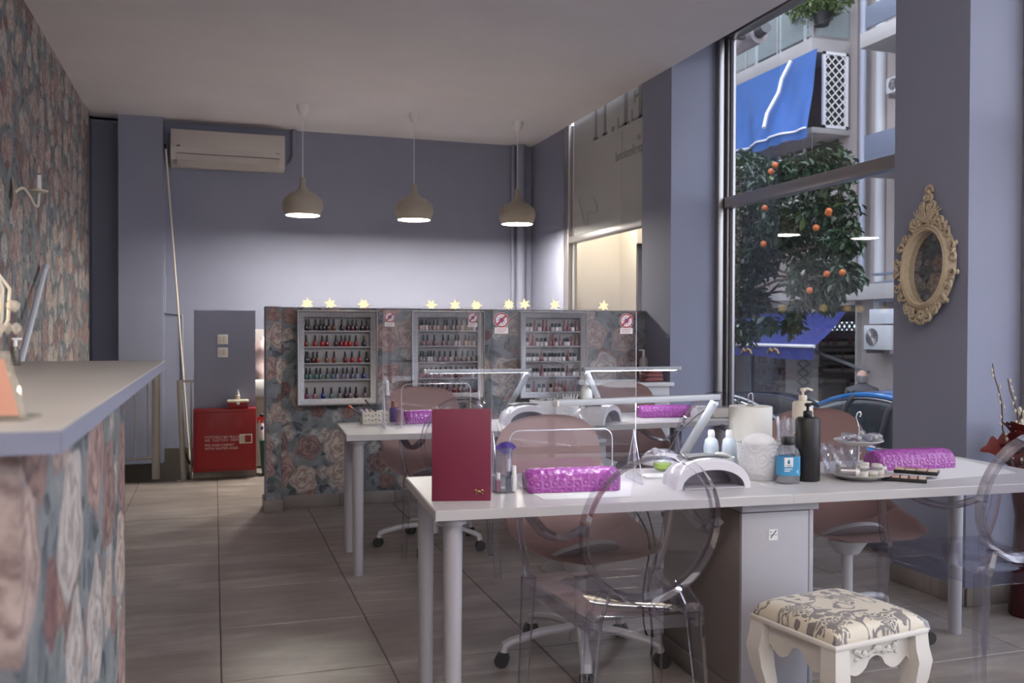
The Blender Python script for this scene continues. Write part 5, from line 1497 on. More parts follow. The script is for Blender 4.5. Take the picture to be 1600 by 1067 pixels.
MB().ball((.012, -.036, .050), .014, 1, (1, .25, .8)).build('flower_print', plain('orange_print', (.55, .12, .04), .5), lab)
MB().ball((-.016, -.034, .028), .014, 1, (1.2, .25, .6)).build('leaf_print', plain('green_print', (.14, .26, .04), .5), lab)
for px, nm, lab_ in ((1095, 'white embossed box right of the far armrest', EMB), (1122, 'clear and white box at the end of the rear right table', LACE)):
    p = P(px, 652.5, z=T)
    o = thing('keepsake_box', nm, 'box', p, .1)
    MB().box((0, 0, .032), (.105, .08, .060), bev=.004).build('box_body', lab_, o)
    MB().box((0, 0, .068), (.10, .075, .012), bev=.004).build('lid', WHITE2 if px < 1100 else CLEARB, o)
# white side cabinet by the far pillar
x0 = P(932, 600, y=6.3).x
wc = thing('side_cabinet', 'low white cabinet against the right end of the floral partition', 'cabinet', (x0, 6.30, 0))
MB().span((.03, .02, 0), (.62, .44, .86), bev=.003).build('body', plain('grey_white_board', (.50, .49, .50), .5), wc)
MB().span((0, 0, .86), (.65, .45, .892), bev=.003).build('top', LAMINATE, wc)
MB().span((.05, .008, .05), (.30, .02, .80), bev=.002).build('door', LAMINATE, wc)
MB().span((.32, .008, .05), (.60, .02, .80), bev=.002).build('door', GREYLAM, wc)
p = P(1018, 602, y=6.42)
TOW = fabric('brick_red_towel', (.20, .06, .065), (.34, .13, .13), 160)
for k in range(3):
    o = tag(MB().grid(lambda u, v: (.085 * (1 - .06 * k) * math.copysign(abs(math.cos(2 * PI * u)) ** .5, math.cos(2 * PI * u)) * (1 - (2 * v - 1) ** 4) ** .25, .065 * math.copysign(abs(math.sin(2 * PI * u)) ** .5, math.sin(2 * PI * u)) * (1 - (2 * v - 1) ** 4) ** .25, .034 * v + .004 * math.sin(10 * u + k)), 28, 8, True).build('folded_towel', TOW), f'brick red folded towel, {["lowest", "middle", "topmost"][k]} of the stack on the white cabinet', 'towel', 'red towels on the white cabinet')
    o.location = (min(p.x, 3.23), 6.42, .8925 + .032 * k); o.rotation_euler.z = .1 * k
lq = P(1011, 590, y=6.60)
lo = thing('lotion_pump_bottle', 'white pump bottle on the white cabinet behind the red towels', 'bottle', (min(lq.x, 3.26) - .0, 6.62, .892))
MB().lathe([(0, 0), (.033, 0), (.034, .16), (.02, .185), (0, .185)], seg=22).build('body', plain('greyish_bottle', (.42, .40, .40), .4), lo)
MB().cyl((0, 0, .18), (0, 0, .235), .010).box((-.015, 0, .24), (.05, .016, .012), bev=.004).build('pump', WHITEP, lo)
MB().lathe([(.0345, .04), (.0345, .11)], seg=22).build('label', WHITEP, lo)
# power strip and cables under the front table
ps = thing('cable_bundle', 'black cables hanging under the front table beside the grey cabinet', 'cable', (1.50, 3.22, 0))
for k in range(2):
    MB().tube(smooth_path([(.06 * k, .02, .70), (.05 + .05 * k, .0, .60), (.10 + .03 * k, -.03, .47 - .05 * k), (.09 + .02 * k, .0, .28), (.12 + .03 * k, .04, .10), (.2 - .05 * k, .05, .004)]), .0035, 6).build('cable', BLACKP, ps)
MB().tube([(-.02 + .026 * math.cos(a), 0, .665 + .036 * math.sin(a)) for a in [2 * PI * i / 20 for i in range(20)]], .007, 6, True).build('cable_coil', BLACKP, ps)

# ornate mirror on the near pillar
mc = P(1455, 418, x=XW)
mr = thing('ornate_mirror', 'oval mirror in a carved cream frame hanging on the near pillar', 'mirror', (XW - .012, mc.y, mc.z), -PI / 2)
mr.rotation_euler = (-.075, 0, -PI / 2)
IV = None
def ivory():
    m, t, out = new_mat('aged_ivory_resin'); N = NT(t); o = N.ob()
    N.principled(out, N.mix(N.noise(o, 60, 4), (.36, .28, .185), (.64, .54, .40)), .45)
    return m
IV = ivory()
ra, rb = .128, .178
m = MB(); R = []
prof = [(1.0, -.008), (1.0, -.040), (1.05, -.046), (1.10, -.040), (1.16, -.046), (1.24, -.036), (1.34, -.022), (1.38, -.002)]
n = 64
for k_, y in prof: R.append([m.bm.verts.new((ra * k_ * math.cos(2 * PI * i / n) if k_ <= 1.1 else (ra + .128 * (k_ - 1)) * math.cos(2 * PI * i / n), y, (rb * k_ if k_ <= 1.1 else rb + .128 * (k_ - 1)) * math.sin(2 * PI * i / n))) for i in range(n)])
for A, B in zip(R, R[1:]):
    for k in range(n): m.bm.faces.new((A[k], A[(k + 1) % n], B[(k + 1) % n], B[k]))
m.build('oval_frame', IV, mr)
MIR = plain('mirror_silver', (.62, .62, .60), .01, 1.0)
MB().prism([(ra * 1.01 * math.cos(2 * PI * i / n), -.008, rb * 1.01 * math.sin(2 * PI * i / n)) for i in range(n)], (0, .004, 0)).build('mirror_glass', MIR, mr, smooth=False)
rr = random.Random(11)
def scroll(c, r, turns, s, a0):
    pts = []
    for i in range(18):
        t = i / 17; a_ = a0 + s * turns * 2 * PI * t; q_ = r * (1 - .78 * t)
        pts.append((c[0] + q_ * math.cos(a_), -.030 - .012 * t, c[1] + q_ * math.sin(a_)))
    return pts
cv = MB()
for i in range(22):
    a_ = 2 * PI * (i + .5) / 22
    rx, rz_ = ra + .052 + .012 * rr.random(), rb + .05 + .012 * rr.random()
    c = (rx * math.cos(a_), rz_ * math.sin(a_))
    cv.tube(scroll(c, .022 + .006 * rr.random(), 1.1, 1 if i % 2 else -1, a_ + PI), .0068, 6, rf=lambda t: 1.1 - .5 * t)
    cv.ball((c[0] * .93, -.036, c[1] * .93), .010, 1, (1, .8, 1))
    if i % 2: cv.ball((c[0] * 1.1, -.024, c[1] * 1.08), .012, 1, (1, .6, 1.2))
for s in (-1, 1):
    for (x, z, r) in ((.045, rb + .075, .034), (.030, rb + .125, .028), (.085, rb + .045, .030), (.012, rb + .165, .020), (.05, -rb - .065, .028), (.09, -rb - .03, .026)):
        cv.tube(scroll((s * x, z), r, 1.25, s, PI / 2 + s * 1.2), .0085, 6, rf=lambda t: 1.15 - .55 * t)
        cv.ball((s * x, -.038, z), r * .34, 1)
    for k in range(5): cv.tube([(s * .004, -.03, rb + .04), (s * (.012 + .012 * k), -.048, rb + .075 + .008 * (4 - k)), (s * (.02 + .018 * k), -.035, rb + .10 + .012 * (4 - k))], .0065, 6, rf=lambda t: 1.2 - .8 * t)
for k in range(7):
    a_ = PI * k / 6
    cv.ball((.022 * math.cos(a_), -.032, rb + .195 + .022 * math.sin(a_)), .010, 1, (1, .7, 1.2))
    cv.ball((.030 * math.cos(a_), -.030, -rb - .078 - .020 * math.sin(a_)), .011, 1, (1, .7, 1.1))
cv.ball((0, -.034, rb + .19), .014, 1).ball((0, -.034, -rb - .07), .016, 1)
for i in range(46):
    a_ = 2 * PI * i / 46
    o2 = .030 + .030 * abs(math.sin(i * 2.4)) + (.018 if abs(math.sin(a_)) > .85 else 0)
    c = ((ra + o2) * math.cos(a_), -.022 - .012 * (i % 3) / 2, (rb + o2) * math.sin(a_))
    g = bmesh.ops.create_icosphere(cv.bm, subdivisions=1, radius=.015)
    cv._mat(g['verts'], Matrix.Translation(c) @ Matrix.Rotation(-a_ + (.6 if i % 2 else -.6), 4, 'Y') @ Matrix.Diagonal((1.5, .75, .62, 1)))
tag(cv.build('carved_scrolls', IV, mr, ang=60), kind='stuff')

# floor vase with pussy willow and dark red leaves
vs = thing('floor_vase', 'dark red floor vase by the near pillar, at the right edge', 'vase', (3.52, 3.22, 0))
MB().lathe([(0, 0), (.075, 0), (.08, .01), (.07, .2), (.055, .45), (.075, .58), (.07, .585), (.05, .45), (0, .40)], seg=28).build('vase_body', plain('dark_red_glass', (.05, .006, .010), .12), vs)
TW = plain('twig_brown', (.10, .055, .035), .7); CAT = plain('catkin', (.55, .51, .42), .9)
def twig(label, tip, bend, n, dens):
    o = thing('willow_branch', label, 'branch', (3.52, 3.22, .35), 0, 'pussy willow branches in the vase')
    tp = P(tip[0], tip[1], y=3.22) - Vector((3.52, 3.22, .35))
    pts = [tp * (i / 14) + Vector((bend * math.sin(PI * i / 14), .01 * math.sin(5 * i), 0)) for i in range(15)]
    MB().tube(pts, .0055, 6, rf=lambda t: 1.1 - .7 * t).build('stem', TW, o)
    r2 = random.Random(n); m = MB()
    for k in range(n):
        t = .45 + .55 * (k + r2.random() * .5) / n
        i = min(13, int(t * 14)); p_ = pts[i].lerp(pts[i + 1], t * 14 - i)
        sd = r2.choice((-1, 1))
        m.ball(p_ + Vector((sd * .010, 0, .006)), dens, 1, (.8, .8, 1.3))
    tag(m.build('catkins', CAT, o), kind='stuff')
twig('tall left pussy willow branch with few catkins in the vase', (1553, 568), -.015, 12, .0075)
twig('middle pussy willow branch in the vase', (1577, 592), .02, 16, .008)
twig('right pussy willow branch thick with catkins in the vase', (1598, 640), .01, 24, .0125)
RL = plain('dark_red_leaf', (.155, .018, .016), .6, var=.25, vs=25)
def leaf_mesh(name, L, W, mat, lobes=0):
    m = MB(); n = 10
    sp = [m.bm.verts.new((0, L * i / n, .06 * L * math.sin(PI * i / n))) for i in range(n + 1)]
    for s in (-1, 1):
        ed = []
        for i in range(n + 1):
            t = i / n
            w_ = W * math.sin(PI * t ** .8) * (1 + (.35 * math.cos(lobes * 2 * PI * t) if lobes else 0))
            ed.append(m.bm.verts.new((s * w_, L * t - (.03 * L if lobes else 0) * math.cos(lobes * 6 * t), .06 * L * math.sin(PI * t) + .35 * w_)))
        for i in range(n):
            try: m.bm.faces.new((sp[i], sp[i + 1], ed[i + 1], ed[i]))
            except ValueError: pass
    bmesh.ops.remove_doubles(m.bm, verts=m.bm.verts[:], dist=1e-5)
    return m.mesh(name, mat, ang=80)
rlm = leaf_mesh('leaf', .16, .055, RL, 3)
sp_ = thing('red_leaf_spray', 'spray of dark red lobed leaves in the floor vase', 'leaves', (3.52, 3.22, .50))
r2 = random.Random(5)
MB().tube([(0, 0, -.08), (-.02, 0, .16), (-.05, 0, .32)], .006, 6).build('stem', TW, sp_)
for k in range(22):
    t = r2.uniform(.15, 1)
    o = obj('leaf', rlm, sp_, (-.04 * t + r2.uniform(-.03, .03), r2.uniform(-.03, .03), .10 + .20 * t), (r2.uniform(-.2, 1.1), r2.uniform(-.9, .9), r2.uniform(0, 6.28)))
    o.scale = (r2.uniform(.7, 1.1),) * 3
# ------------------------------------------------------------------ the street outside
G = -.95
XF = 10.6                                             # face of the houses opposite
STUCCO = plain('beige_stucco', (.36, .33, .32), .9, var=.12, vs=1.3, bump=.3, bs=60)
STUCCO2 = plain('grey_pink_stucco', (.31, .268, .258), .9, var=.14, vs=1.1, bump=.3, bs=60)
CONC = plain('weathered_concrete', (.35, .33, .32), .85, var=.15, vs=2.2)
BLUEG = plain('blue_grey_metal', (.125, .145, .20), .5)
ASPH = plain('asphalt', (.055, .055, .058), .9, var=.2, vs=8)
PAVE = plain('pavement', (.22, .21, .20), .85, var=.12, vs=4)
DARKIN = plain('dark_inside_and_shade', (.025, .022, .024), .8)
tag(MB().span((4.2, -30, G - .2), (30, 60, G - .12)).span((-25, -30, G - .2), (4.2, YF - .12, G - .12)).build('street', ASPH), kind='structure')
tag(MB().span((4.05, -30, G - .19), (5.9, 60, G)).span((9.1, -30, G - .19), (XF + .4, 60, G)).build('pavement', PAVE), kind='structure')
tag(MB().span((-.12, YF - .13, G), (4.06, 12, -.06)).span((XL - .15, YF - .13, G), (-.12, 8.18, -.06)).build('wall_plinth', CONC), kind='structure')
ym = P(1338, 300, x=XF).y                             # party line of the two houses
yl = P(1090, 300, x=XF).y + 6
shop_top = P(1290, 478, x=XF).z
ydoor0, ydoor1 = P(1338, 560, x=XF).y, P(1269, 560, x=XF).y
ywin0, ywin1 = P(1228, 600, x=XF).y, P(1140, 600, x=XF).y
bA = thing('apartment_building', 'grey beige apartment building opposite with a blue awning balcony and a shop', 'building', (XF, 0, G))
def bx(a, b): return MB().span((a[0] - XF, a[1], a[2] - G), (b[0] - XF, b[1], b[2] - G))
bx((XF, ym, shop_top), (XF + 3, yl, 16)).build('wall', STUCCO2, bA)
MB().span((0, ym, 0), (.5, ydoor0, shop_top - G)).span((0, ydoor1, 0), (.14, ywin0, shop_top - G)).span((0, ywin1, 0), (.5, yl, shop_top - G)).span((.0, ywin0, 0), (.4, ywin1, .35)).build('shop_pier', CONC, bA)
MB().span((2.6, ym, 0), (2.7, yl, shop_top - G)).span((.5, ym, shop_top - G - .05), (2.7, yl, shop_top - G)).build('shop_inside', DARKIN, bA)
MB().span((-.12, ym, P(1300, 466, x=XF).z - G), (.02, yl, P(1300, 448, x=XF).z - G)).build('cornice', CONC, bA)
# shop front: glass, shelves of goods, door opening with lattice fanlight
GOODS = [plain('goods', c, .6) for c in ((.34, .30, .30), (.18, .03, .07), (.04, .07, .20), (.40, .24, .08), (.02, .018, .025), (.14, .09, .10))]
r3 = random.Random(2)
for g_ in range(6):
    m = MB()
    for k in range(60):
        yy = r3.uniform(ywin0 + .1, ywin1 - .1); zz = r3.choice((.45, .85, 1.2, 1.55, 1.9))
        h_ = r3.uniform(.08, .26)
        m.box((.55 + r3.uniform(0, .35), yy, zz + h_ / 2), (.08, r3.uniform(.04, .16), h_))
    tag(m.build('shop_goods', GOODS[g_], bA), kind='stuff')
for z in (.42, .82, 1.17, 1.52, 1.87): MB().span((.45, ywin0, z), (.95, ywin1, z + .03)).build('shelf', GREYP, bA)
MB().span((.06, ywin0, .35), (.075, ywin1, shop_top - G)).build('shop_window', clear('shop_glass', (.80, .82, .85), (.7, .72, .75), .7, .0, .2), bA, smooth=False)
for y in (ywin0, ywin0 + (ywin1 - ywin0) * .62, ywin1 - .06): MB().span((.03, y, .3), (.11, y + .06, shop_top - G)).build('shop_window_frame', plain('blue_grey_frame', (.18, .21, .25), .5), bA)
zl0, zl1 = P(1320, 516, x=XF + .3).z - G, P(1320, 503, x=XF + .3).z - G
fan = MB().span((.3, ydoor0, zl0), (.31, ydoor1, zl1)).build('fanlight', emit('fanlight_reflection_glow', (.75, .9, 1.0), .55), bA)  # bright reflection in the glazing, put in as a glowing pane
m = MB()
nn = 9; ww = (ydoor1 - ydoor0) / nn
for k in range(nn):
    y = ydoor0 + ww * k
    m.tube([(.285, y, zl0), (.285, y + ww, zl1)], .022, 5).tube([(.285, y + ww, zl0), (.285, y, zl1)], .022, 5)
m.build('fanlight_lattice', GREYP, bA)
MB().span((.28, ydoor0, zl0 - .16), (.36, ydoor1, zl0 - .03)).span((.28, ydoor0, zl1 + .02), (.36, ydoor1, zl1 + .3)).build('lintel', DARKIN, bA)
gt = MB().span((1.6, ydoor0, 0), (1.65, ydoor1, 2.2)).build('door', plain('dark_brown_door', (.03, .022, .02), .6), bA)
for k in range(5): MB().span((1.45, ydoor0, .2 + .42 * k), (1.62, ydoor1, .25 + .42 * k)).build('rack_bar', plain('rack_brown', (.06, .05, .045), .6), bA)
# folded metal grille beside the door
g0 = P(1246, 560, x=XF - .06)
yg0, yg1 = P(1264, 560, x=XF - .06).y, P(1246, 560, x=XF - .06).y
gr = MB()
nz = 13
for k in range(nz):
    z = .1 + 2.2 * k / nz
    gr.tube([(-.06, yg0, z), (-.06, yg1, z + 2.2 / nz)], .012, 5).tube([(-.06, yg1, z), (-.06, yg0, z + 2.2 / nz)], .012, 5)
gr.build('folding_grille', plain('grille_grey', (.13, .12, .13), .5), bA)
MB().tube([(-.05, P(1272, 548, x=XF - .05).y, P(1272, 548, x=XF - .05).z - G), (-.05, P(1357, 581, x=XF - .05).y, P(1357, 581, x=XF - .05).z - G)], .03, 6).build('awning_stay', plain('stay_grey', (.16, .16, .16), .5), bA)
# balcony with glass railing, awning, lattice
XB = 9.80
yb0 = P(1268, 90, x=XB).y
zb_b, zb_t = P(1268, 80, x=XB).z, P(1268, 58, x=XB).z
MB().span((XB - XF, yb0, zb_b - G), (.02, yl, zb_t - G), bev=.01).build('balcony_slab', CONC, bA)
zr = zb_t + 1.05
PANEL = clear('balcony_glass', (.80, .86, .87), (.55, .62, .64), 1.6, .03, .3, .22, (.55, .62, .62))
for k in range(9):
    MB().span((XB - XF + .03, yb0 + .02 + 1.05 * k, zb_t - G + .06), (XB - XF + .045, yb0 + 1.03 + 1.05 * k, zr - G - .04)).build('glass_pane', PANEL, bA, smooth=False)
    MB().span((XB - XF + .02, yb0 + 1.05 * k - .02, zb_t - G), (XB - XF + .06, yb0 + 1.05 * k + .02, zr - G)).build('railing_post', ALU, bA)
MB().span((XB - XF + .05, yb0 + .02, zb_t - G + .06), (0, yb0 + .035, zr - G - .04)).build('glass_pane', PANEL, bA, smooth=False)
MB().span((XB - XF, yb0 - .02, zr - G - .04), (XB - XF + .08, yl, zr - G + .02)).span((XB - XF, yb0 - .02, zr - G - .04), (0, yb0 + .06, zr - G + .02)).build('handrail', BLUEG, bA)
# room walls behind: dark windows of the balcony storeys
for z0_ in (zb_t + .1, zb_t - 3.0):
    for y0_ in (yb0 + 1.2, yb0 + 4.2, yb0 + 7.2):
        w_ = MB().span((-.03, y0_, z0_ - G), (.02, y0_ + 1.7, z0_ + 2.2 - G)).build('window', plain('dark_pane', (.06, .07, .08), .15), bA)
        for yy in (y0_, y0_ + .82, y0_ + 1.62): MB().span((-.05, yy, z0_ - G), (-.02, yy + .08, z0_ + 2.2 - G)).build('window_frame', WHITEP, w_)
# planter on the balcony rail
LEAFM = [plain('citrus_leaf', (.022, .048, .016), .32, var=.35, vs=5, coat=.2), plain('citrus_leaf_lit', (.07, .12, .028), .4, var=.2, vs=5), plain('pot_plant_leaf', (.10, .14, .045), .5, var=.2, vs=6)]  # second citrus green is a lit copy, its light put into the colour
def small_leaf(name, L, W, mat):
    m = MB()
    v = [m.bm.verts.new(p) for p in ((0, 0, 0), (W, L * .45, .10 * L), (0, L * .5, -.05 * L), (-W, L * .45, .10 * L), (0, L, .02 * L), (W * .7, L * .78, .06 * L), (-W * .7, L * .78, .06 * L))]
    for f_ in ((0, 1, 2), (0, 2, 3), (2, 1, 5, 4), (2, 4, 6, 3)): m.bm.faces.new([v[i] for i in f_])
    return m.mesh(name, mat, ang=80)
def foliage(m, c, r, n, rr, L, W):
    for k in range(n):
        d = Vector((rr.gauss(0, 1), rr.gauss(0, 1), rr.gauss(0, 1)))
        d.normalize()
        p = Vector(c) + Vector((d.x * r[0], d.y * r[1], d.z * r[2])) * (rr.random() ** .45)
        R_ = Euler((rr.uniform(-1.4, .2), rr.uniform(-.6, .6), rr.uniform(0, 6.28))).to_matrix()
        s = rr.uniform(.7, 1.2)
        v = [m.bm.verts.new(p + R_ @ (Vector(q) * s)) for q in ((0, 0, 0), (W, L * .45, .1 * L), (0, L * .5, -.05 * L), (-W, L * .45, .1 * L), (0, L, -.03 * L), (W * .7, L * .78, .06 * L), (-W * .7, L * .78, .06 * L))]
        for f_ in ((0, 1, 2), (0, 2, 3), (2, 1, 5, 4), (2, 4, 6, 3)): m.bm.faces.new([v[i] for i in f_])
pq = P(1284, 20, x=XB + .1)
pp = thing('potted_plant', 'bushy green plant in a dark pot hanging on the balcony rail opposite', 'plant', pq)
MB().lathe([(0, -.22), (.12, -.22), (.18, -.02), (.16, -.02), (0, -.06)], seg=20).build('pot', plain('dark_pot', (.015, .015, .015), .5), pp)
m = MB(); foliage(m, (0, .1, .18), (.50, .62, .26), 900, random.Random(8), .11, .03)
tag(m.build('foliage', LEAFM[2], pp), kind='stuff')
MB().tube([(0, 0, -.1), (0, 0, .2)], .02, 6).build('stem', TW, pp)
# torn blue awning under the slab
BLUE = plain('blue_awning_canvas', (.07, .20, .56), .75, var=.12, vs=3)
aw = thing('balcony_awning', 'blue canvas awning with a white tear hanging from the balcony opposite', 'awning', (XB, yb0, 0))
za0 = zb_b + .005; drop = P(1240, 205, x=XB - .5).z
ya0, ya1 = P(1273, 86, x=XB - .05).y - yb0, P(1254, 205, x=XB - .57).y - yb0
def awn(u, v):
    y = ya0 + (ya1 - ya0) * v + (yl - yb0 - 6) * u
    return (-.52 * v + (.07 * math.sin(16 * u + 2 * v) + .04 * math.sin(47 * u + 5 * v) + .02 * math.sin(90 * u - 4 * v)) * v, y, za0 + (drop - za0) * v - .05 * math.sin(PI * v))
MB().grid(awn, 140, 14).build('canvas', BLUE, aw, solid=.01)
MB().grid(lambda u, v: Vector(awn(u, 1)) + Vector((0, 0, -.16 * v - .02 * math.sin(60 * u) * v)), 60, 2).build('valance', BLUE, aw, solid=.008)
tear = [P(*q, x=XB - .05 - .5 * t) - Vector((XB + .07, yb0, 0)) for q, t in (((1241, 96), .05), ((1227, 124), .28), ((1222, 145), .5), ((1204, 178), .82), ((1199, 200), 1.0))]
MB().tube(tear, .035, 6, rb=.05).build('torn_seam', WHITEP, aw)
MB().tube([Vector(awn(i / 60, 1)) + Vector((-.03, 0, -.01)) for i in range(61)], .018, 6).build('front_bar', WHITEP, aw)
# white lattice in a frame closing the balcony end
lz1, lz0 = P(1300, 82, y=yb0).z, P(1300, 201, y=yb0).z
lx0, lx1 = P(1285, 140, y=yb0).x, P(1324, 140, y=yb0).x
lt_ = thing('lattice_screen', 'white diagonal lattice screen closing the end of the balcony opposite', 'screen', (lx0, yb0 - .03, lz0))
W, Hh = lx1 - lx0, lz1 - lz0
for a_, b_ in (((0, 0), (.05, Hh)), ((W - .05, 0), (W, Hh))): MB().span((a_[0], 0, a_[1]), (b_[0], .05, b_[1])).build('post', WHITEP, lt_)
for z in (0, Hh - .05): MB().span((0, 0, z), (W, .05, z + .05)).build('rail', WHITEP, lt_)
n = 12
stp = (Hh + W) / n
for s in (1, -1):
    for k in range(n):
        c = -W + stp * (k + .7)
        # line z = c + x (s=1), clipped to the frame
        x0_ = max(0, -c); x1_ = min(W, Hh - c)
        if x1_ - x0_ < .05: continue
        a_ = (x0_ if s > 0 else W - x0_, .02 + .012 * s, c + x0_); b_ = (x1_ if s > 0 else W - x1_, .02 + .012 * s, c + x1_)
        MB().tube([a_, b_], .013, 4, rb=.008).build('slat', WHITEP, lt_)
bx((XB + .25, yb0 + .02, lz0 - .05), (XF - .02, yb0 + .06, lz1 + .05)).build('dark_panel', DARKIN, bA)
MB().span((XB - XF, yb0 - .02, lz0 - G - .1), (0, yl, lz0 - G), bev=.01).build('lower_handrail', CONC, bA)
wm = MB()
for k in range(40): wm.span((XB - XF + .02, yb0 + .25 * k, lz0 - G - 1.0), (XB - XF + .03, yb0 + .25 * k + .015, lz0 - G - .08))
for k in range(7): wm.span((XB - XF + .02, yb0, lz0 - G - .95 + .13 * k), (XB - XF + .03, yl, lz0 - G - .94 + .13 * k))
tag(wm.build('wire_mesh_railing', ALU, bA), kind='stuff')
MB().span((XB - XF, yb0 - .02, lz0 - G - 1.25), (.02, yl, lz0 - G - 1.02), bev=.01).build('balcony_slab', CONC, bA)
MB().span((-.02, yb0 + .3, lz0 - G - .9), (.0, yl - 3, lz0 - G + 1.4)).build('balcony_shade_sheet', DARKIN, bA)  # dark sheet laid on the wall in place of shade under the balcony
MB().tube([(-.06, P(1352, 300, x=XF).y, P(1352, 445, x=XF).z - G), (-.06, P(1352, 300, x=XF).y, 14)], .06, 10).build('drain_pipe', plain('pale_blue_pipe', (.30, .32, .38), .5), bA)

# second house, to the right
bB = thing('apartment_building', 'pinkish grey house to the right opposite with blue grey balconies', 'building', (XF, 0, G))
MB().span((.1, 2, 0), (3, ym - .02, 16)).build('wall', STUCCO2, bB)
MB().tube([(.04, P(1372, 300, x=XF).y, 2.5), (.04, P(1372, 300, x=XF).y, 12)], .09, 10).build('drain_pipe', plain('white_pipe', (.46, .46, .48), .5), bB)
XC2 = 9.95
yB1 = P(1350, 230, x=XC2).y
for pt, pb_, st_, sb_2 in ((0, 35, 36, 66), (205, 248, 249, 270)):
    MB().span((XC2 - XF, 6, P(1375, pb_, x=XC2).z - G), (XC2 - XF + .04, yB1, P(1375, pt, x=XC2).z - G), bev=.01).build('parapet_sheet', BLUEG, bB)
    MB().span((XC2 - XF - .06, 6, P(1375, sb_2, x=XC2).z - G), (.1, yB1 + .05, P(1375, st_ + 6, x=XC2).z - G), bev=.01).build('balcony_slab', CONC, bB)
for px0, px1, py0, py1, mt, nm in ((1364, 1400, 438, 472, BLUEG, 'parapet_sheet'), (1358, 1400, 482, 506, plain('white_sign_board', (.48, .50, .54), .5), 'sign_board')):
    a_, b_ = P(px0, py1, x=XF - .25), P(px1, py0, x=XF - .25)
    MB().span((-.25, b_.y, a_.z - G), (-.20, a_.y, b_.z - G), bev=.005).build(nm, mt, bB)
MB().span((-.28, 6, P(1380, 430, x=XF - .25).z - G), (-.22, P(1364, 430, x=XF - .25).y, P(1380, 426, x=XF - .25).z - G)).build('railing_bar', BLUEG, bB)
MB().span((-.3, 6, P(1340, 470, x=XF).z - G), (.1, ym, P(1340, 447, x=XF).z - G), bev=.01).build('cornice', CONC, bB)
def ac_unit(label, px0, px1, py0, py1, xf):
    a_, b_ = P(px0, py1, x=xf), P(px1, py0, x=xf)
    L_, h_ = a_.y - b_.y, b_.z - a_.z
    o = thing('outdoor_unit', label, 'air conditioner', (xf, (a_.y + b_.y) / 2, a_.z))
    MB().span((0, -L_ / 2, 0), (.32, L_ / 2, h_), bev=.015).build('casing', plain('grey_white_casing', (.46, .46, .47), .45), o)
    c = (.0, L_ * .18, h_ * .52); r_ = h_ * .36
    MB().cyl((-.006, c[1], c[2]), (.01, c[1], c[2]), r_, seg=26).build('fan_hole', GREYP, o)
    m = MB()
    for k in range(9):
        t = k * PI / 9
        m.tube([(-.012, c[1] - r_ * math.cos(t), c[2] - r_ * math.sin(t)), (-.012, c[1] + r_ * math.cos(t), c[2] + r_ * math.sin(t))], .006, 5)
    m.build('fan_grille', ALU, o)
    MB().span((.02, -L_ / 2, -.06), (.6, -L_ / 2 + .05, 0)).span((.02, L_ / 2 - .05, -.06), (.6, L_ / 2, 0)).build('bracket', ALU, o)
ac_unit('white outdoor cooling unit under the white sign board, behind the blue car', 1349, 1392, 508, 546, XF - .28)
ac_unit('white outdoor cooling unit high on the pinkish house by the window edge', 1384, 1420, 110, 148, XF - .28)

# shop awning over the pavement
sa0, sa1 = P(1322, 487, x=XF - .03), P(1272, 548, x=XF - 1.0)
sw_ = thing('shop_awning', 'dark blue shop awning over the display window opposite', 'awning', (0, 0, 0))
BLUE2 = plain('ultramarine_canvas', (.075, .095, .36), .7, var=.12, vs=3)
yA, yB_ = sa1.y, yl
zA1 = sa0.z; zA0 = P(1262, 541, x=XF - 1.0).z
MB().grid(lambda u, v: (XF - .03 - .97 * v, (sa0.y * (1 - v) + yA * v) + (yB_ - (sa0.y * (1 - v) + yA * v)) * u, zA1 + (zA0 - zA1) * v - .05 * math.sin(PI * v) + .012 * math.sin(40 * u) * v), 50, 10).build('canvas', BLUE2, sw_, solid=.01)
MB().grid(lambda u, v: (XF - 1.0 + .01 * math.sin(50 * u), yA + (yB_ - yA) * u, zA0 - .22 * v - .02 * math.sin(30 * u) * v), 60, 3).build('valance', BLUE2, sw_, solid=.008)
MB().tube([(XF - 1.0, yA, zA0), (XF - 1.0, yB_, zA0)], .03, 8).build('front_bar', WHITEP, sw_)
for px in (1166, 1208):
    p = P(px, 549, x=XF - 1.02)
    MB().tube([(p.x, p.y + .18, p.z - .03), (p.x, p.y + .10, p.z + .05), (p.x, p.y + .03, p.z), (p.x, p.y - .05, p.z + .05), (p.x, p.y - .13, p.z + .03), (p.x, p.y - .18, p.z - .04)], .02, 5).build('gold_scroll_print', plain('gold_print', (.38, .22, .08), .6), sw_)
# unseen house added behind the camera so screens mirror less bare sky
bC = thing('apartment_building', 'unseen grey house added behind the camera to keep sky out of reflections', 'building', (4, -34, G))
MB().span((-12, -4, 0), (14, 0, 12)).build('wall', STUCCO2, bC)
for k in range(6):
    for j in range(3):
        w_ = MB().span((-10.5 + 4 * k, -.02, .8 + 3.3 * j), (-8.7 + 4 * k, .03, 2.9 + 3.3 * j)).build('window', plain('dark_pane', (.06, .07, .08), .15), bC)
        MB().span((-10.6 + 4 * k, -.02, .65 + 3.3 * j), (-8.6 + 4 * k, .12, .8 + 3.3 * j)).build('window_sill', CONC, w_)
